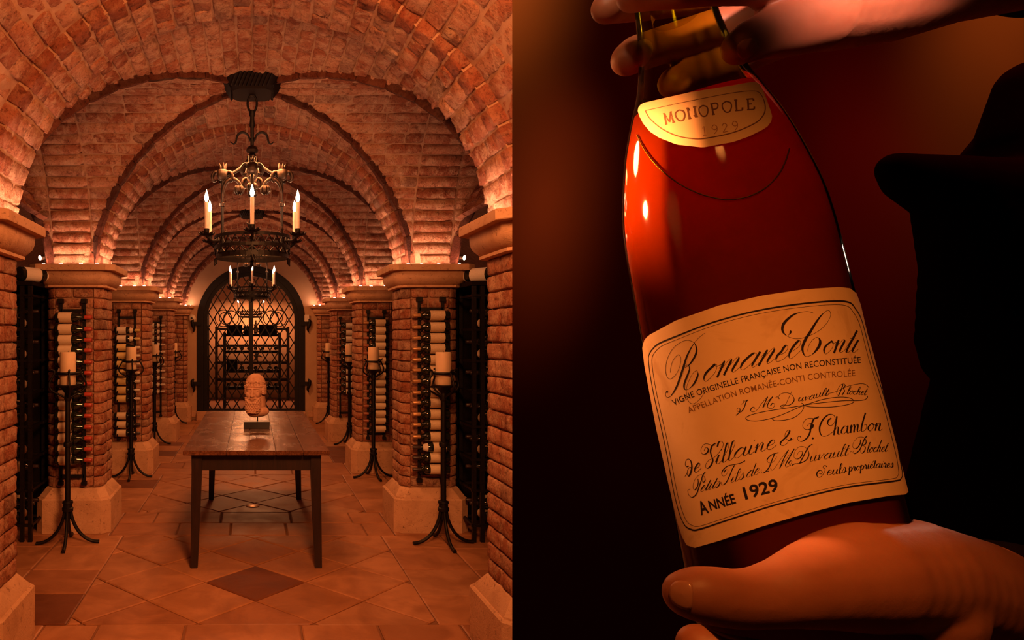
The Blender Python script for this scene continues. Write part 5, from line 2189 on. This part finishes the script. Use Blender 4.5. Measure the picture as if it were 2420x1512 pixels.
script(ink, 'ils', zC([(955, 1365), (1060, 1338), (1205, 1288)]), 12, .7, 2.6, .8)
script(ink, 'de', zC([(1235, 1278), (1340, 1245), (1465, 1205)]), 13, .7, 2.6, .8)
script(ink, 'uvault', zD([(425, 1108), (640, 1062), (800, 1040), (1000, 1002), (1180, 970)]), 13, .5, 2.6, .8)
script(ink, 'lochet', zD([(1545, 922), (1700, 906), (1820, 900), (1940, 896)]), 11.5, .35, 2.4, .8)
ink.build('script_second_line', 'ink', LAB)
ink = Ink()
ink.ribbon(spline(zD([(620, 1330), (660, 1340), (685, 1300), (650, 1270), (600, 1290), (575, 1350), (600, 1400), (650, 1400), (710, 1330), (740, 1250), (700, 1220), (710, 1180), (750, 1175), (770, 1200)]), 12), pen(3.2, 1.2, .3, 2))
script(ink, 'euls', zD([(765, 1368), (900, 1350), (1030, 1332), (1150, 1308)]), 11, .35, 3.2, 1.1)
script(ink, 'propriétaires', zD([(1195, 1292), (1350, 1270), (1560, 1240), (1800, 1216), (2065, 1214)]), 9.8, .2, 3.0, 1.0)
ink.build('script_owners', 'ink', LAB)
ink = Ink()
font_text(ink, 'A', z4([(452, 1224), (494, 1210)]), 33, .025)
font_text(ink, 'NNÉE', z4([(500, 1200), (560, 1183), (630, 1162)]), 24, .025)
font_text(ink, '1929', z4([(676, 1144), (760, 1120), (846, 1098)]), 30, .025)
ink.build('vintage', 'ink', LAB)

# neck label
z3 = lambda L: [(1400 + x / 3.024, y / 3.024) for x, y in L]
ink = Ink()
inner = z3([(388, 790), (600, 745), (800, 705), (1000, 668), (1130, 655), (1185, 668), (1218, 725), (1226, 790), (1205, 840), (1150, 888), (1000, 952), (800, 993), (700, 992), (600, 970), (500, 920), (420, 850), (390, 800), (388, 790)])
ip = resample(spline(inner, 8), 200)
ink.ribbon(ip, lambda d: 1.5 + 1.2 * (np.arange(len(d)) > 90))
SER = {'M': [[(.12, 0), (.2, 1)], [(.2, 1), (.52, .1)], [(.52, .1), (.86, 1)], [(.86, 1), (.92, 0)], [(0, 0), (.24, 0)], [(.78, 0), (1.05, 0)], [(.06, 1), (.24, 1)], [(.82, 1), (1.0, 1)]],
       'O': [[(.5, 1), (.1, .8), (.05, .4), (.3, 0), (.7, 0), (.95, .4), (.9, .8), (.5, 1)]],
       'N': [[(.15, 0), (.15, 1)], [(.15, 1), (.85, 0)], [(.85, 0), (.85, 1)], [(.02, 0), (.28, 0)], [(.02, 1), (.2, 1)], [(.72, 1), (.98, 1)]],
       'P': [[(.2, 0), (.2, 1)], [(.2, 1), (.7, 1), (.85, .75), (.65, .48), (.2, .48)], [(.05, 0), (.38, 0)], [(.05, 1), (.2, 1)]],
       'L': [[(.2, 0), (.2, 1)], [(.05, 1), (.36, 1)], [(.05, 0), (.8, 0)], [(.8, 0), (.84, .25)]],
       'E': [[(.2, 0), (.2, 1)], [(.05, 1), (.78, 1)], [(.78, 1), (.8, .8)], [(.2, .52), (.6, .52)], [(.05, 0), (.8, 0)], [(.8, 0), (.84, .25)]],
       '1': [[(.3, .8), (.5, 1), (.5, .0)], [(.3, 0), (.7, 0)]], '9': [[(.8, .6), (.5, .45), (.2, .7), (.45, 1), (.78, .8), (.75, .35), (.4, 0)]],
       '2': [[(.2, .75), (.45, 1), (.78, .75), (.5, .35), (.18, .02)], [(.18, .02), (.82, .04)]]}


def serif(ink, text, base, h, wid):
    B = Base(base)
    n = len(text)
    for i, c in enumerate(text):
        for s in SER[c]:
            q = spline(s, 8) if len(s) > 2 and c not in '1' else np.array(s, float)
            p, t, nn = B.at((i + .08 + .8 * q[:, 0]) / n)
            ink.ribbon(p + nn * (q[:, 1] * h)[:, None], wid if len(s) == 2 and abs(s[0][0] - s[1][0]) < .12 else wid * .75)


serif(ink, 'MONOPOLE', z3([(518, 892), (640, 862), (740, 842), (860, 822), (1000, 798), (1172, 784)]), 25, 4.2)
ink.build('print', 'ink_grey', NLAB)
ink = Ink()
serif(ink, '1929', z3([(770, 974), (860, 962), (960, 946), (1060, 926)]), 21, 2.4)
ink.build('vintage', 'ink_faded2', NLAB)

# ------------------------------------------------------------------ the person: hands, nail, black jacket
pr = thing('person', tuple(at(2300, 1500, .55)), 'person in a black jacket, only hands and sleeve clear, holding up the old wine bottle', 'person')
po = pr.location.copy()
J = lambda px, py, d, r: (at(px, py, d) - po, r)
hb = MB()
# lower hand: thumb laid across the front of the base, thenar, wrist
chain(hb, [J(1624, 1404, .2555, .0088), J(1655, 1404, .2548, .0102), J(1700, 1410, .2545, .0109), J(1745, 1416, .2545, .0108), J(1800, 1412, .2548, .0112), J(1870, 1398, .2555, .0130), J(1950, 1378, .262, .0168), J(2040, 1362, .270, .0212), J(2150, 1362, .285, .0238), J(2290, 1405, .305, .0250), J(2440, 1470, .33, .028)], 16)
# heel of the hand and the palm under the base
chain(hb, [J(2150, 1440, .285, .024), J(2010, 1500, .292, .021), J(1900, 1540, .305, .020), J(1800, 1560, .325, .016)], 14)
chain(hb, [J(2240, 1420, .31, .026), J(2100, 1470, .345, .022), J(2010, 1490, .37, .018)], 14)
# fingers wrapped behind and beneath
chain(hb, [J(1900, 1530, .300, .0125), J(1800, 1550, .302, .0115), J(1715, 1540, .305, .0105), J(1650, 1525, .310, .0095)], 12)
chain(hb, [J(2030, 1480, .37, .0125), J(1900, 1440, .385, .0115), J(1780, 1425, .383, .0105), J(1700, 1430, .372, .009)], 12)
chain(hb, [J(2020, 1520, .36, .0125), J(1900, 1505, .378, .0110), J(1790, 1500, .378, .0105), J(1710, 1505, .366, .009)], 12)
chain(hb, [J(2000, 1550, .345, .012), J(1900, 1565, .36, .0105), J(1800, 1570, .36, .0095), J(1730, 1570, .35, .0085)], 12)
LOWER = voxel(hb, 'hand', 'skin', .0015, 20, pr, .5)
hb = MB()
# upper hand: index over the front of the neck, thumb at its right, fingers behind
chain(hb, [J(2420, -95, .43, .030), J(2260, -58, .405, .0265), J(2110, -18, .388, .0265), J(1980, 8, .376, .0245), J(1900, 20, .37, .0225)], 16)
chain(hb, [J(1930, 40, .365, .018), J(1860, 66, .357, .0148), J(1810, 82, .350, .0118), J(1772, 98, .345, .0105), J(1748, 112, .3425, .0088)], 14)
chain(hb, [J(1900, -20, .372, .018), J(1800, -48, .352, .0125), J(1690, -40, .337, .0106), J(1600, -30, .3335, .0102), J(1530, -22, .338, .0095), J(1497, -10, .347, .0085)], 14)
chain(hb, [J(1920, 20, .385, .017), J(1800, 40, .405, .0125), J(1680, 70, .414, .0115), J(1570, 105, .406, .0110), J(1502, 128, .388, .0104), J(1484, 140, .377, .0092)], 14)
chain(hb, [J(1900, -30, .392, .017), J(1780, -30, .415, .012), J(1640, -10, .425, .0115), J(1520, 5, .412, .0110), J(1455, 12, .392, .0100), J(1436, 18, .380, .009)], 14)
chain(hb, [J(1910, 50, .388, .015), J(1800, 110, .410, .0115), J(1700, 155, .418, .0110), J(1630, 180, .412, .0105), J(1595, 195, .402, .0095)], 14)
UPPER = voxel(hb, 'hand', 'skin', .0015, 20, pr, .5)
# thumb nails, fitted to the surface of the thumbs
from mathutils.bvhtree import BVHTree


def nail(hand, outline, name, lift=.0005):
    bv = BVHTree.FromPolygons([v.co for v in hand.data.vertices], [tuple(p.vertices) for p in hand.data.polygons])
    o = Vector((0, 0, EYE)) - po
    c = np.mean(outline, axis=0)
    ring = resample(spline(list(outline) + [outline[0]], 8), 33)[:-1]
    vs, fs = [], []
    for k, q in enumerate((.02, .4, .75, .95, 1.0)):
        for p in ring:
            x, y = c + (p - c) * q
            d = Vector(((x - PX) / F, 1, -(y - PY) / F)).normalized()
            hit, nn, _, _ = bv.ray_cast(o, d)
            if hit is None:
                hit, nn, _, _ = bv.find_nearest(o + d * .27)
            vs.append(hit + nn * (lift if k < 4 else -.0004))
    for k in range(4):
        for j in range(32):
            fs.append((k * 32 + j, k * 32 + (j + 1) % 32, (k + 1) * 32 + (j + 1) % 32, (k + 1) * 32 + j))
    return MB().add(vs, fs).build(name, 'nail', pr, True, 80)


nail(LOWER, [(1584, 1384), (1600, 1372), (1625, 1374), (1637, 1380), (1638, 1410), (1634, 1440), (1612, 1438), (1590, 1424), (1581, 1404)], 'thumb_nail')
nail(UPPER, [(1741, 108), (1752, 96), (1778, 90), (1790, 100), (1786, 122), (1768, 140), (1750, 138), (1741, 124)], 'thumb_nail')

jb = MB()
chain(jb, [J(2370, 1452, .315, .0335), J(2500, 1500, .36, .042), J(2700, 1560, .43, .055), J(2950, 1500, .56, .07)], 18)
chain(jb, [J(2950, 1500, .56, .07), J(2950, 1100, .72, .09), J(2620, 700, .80, .13), J(2560, 420, .80, .11)], 16)
chain(jb, [J(2620, 700, .80, .13), J(2560, 1200, .84, .16), J(2600, 1900, .9, .20)], 16)
chain(jb, [J(2440, 215, .80, .035), J(2470, 330, .80, .06), J(2520, 520, .80, .09)], 16)
chain(jb, [J(2520, 520, .80, .09), J(2400, 500, .78, .058), J(2260, 455, .76, .040), J(2150, 420, .75, .026), J(2115, 400, .745, .018)], 16)
chain(jb, [J(2260, 455, .76, .04), J(2340, 620, .78, .06), J(2440, 800, .8, .10)], 16)
# the raised arm's sleeve and the other shoulder, beyond the frame
chain(jb, [J(2470, -115, .45, .040), J(2620, -170, .52, .052), J(2800, -60, .66, .062), J(2860, 200, .78, .075), J(2760, 420, .82, .10)], 16)
chain(jb, [J(2560, 420, .80, .11), J(2760, 420, .82, .10)], 16)
chain(jb, [J(2740, 320, .80, .075), J(2760, 220, .79, .062)], 16)
voxel(jb, 'jacket', 'black_cloth', .004, 8, pr)
# the head, above the frame, looking down at the bottle
hc = at(2760, 20, .78) - po
hx = Matrix.Rotation(math.radians(-38), 3, 'Z') @ Matrix.Rotation(math.radians(18), 3, 'X')
hd = MB()
hq = lambda c, r: hd.sphere(hc + hx @ Vector(c), r, 16, 11, hx)
chain(hd, [(hc + Vector((0, .015, -.16)), .052), (hc + Vector((0, .01, -.06)), .054)], 14)
hq((0, .012, .035), (.075, .092, .085))
hq((0, -.022, -.025), (.064, .070, .085))
hq((0, -.045, -.085), (.034, .034, .028))
for q in (-1, 1):
    hq((q * .030, -.082, .018), (.022, .012, .007))
    hq((q * .030, -.078, .004), (.014, .010, .009))
    hq((q * .040, -.066, -.028), (.022, .020, .024))
    hq((q * .077, .008, -.005), (.010, .020, .032))
    hq((q * .010, -.096, -.034), (.008, .010, .008))
for k in range(9):
    hq((0, -.086 - .002 * k, .012 - .0055 * k), (.009, .012, .009))
hq((0, -.086, -.058), (.022, .010, .0045))
hq((0, -.084, -.067), (.018, .010, .0055))
voxel(hd, 'head', 'skin', .003, 6, pr)
hd = MB()
hq((0, .022, .050), (.084, .096, .086))
hq((0, .050, .000), (.078, .070, .080))
for k in range(26):
    a = PI * (k / 25) - PI / 2
    hq((.072 * sin(a), -.055 * cos(a) - .005, .088 - .02 * abs(sin(a))), (.018, .018, .014))
voxel(hd, 'hair', 'black_cloth', .004, 3, pr)
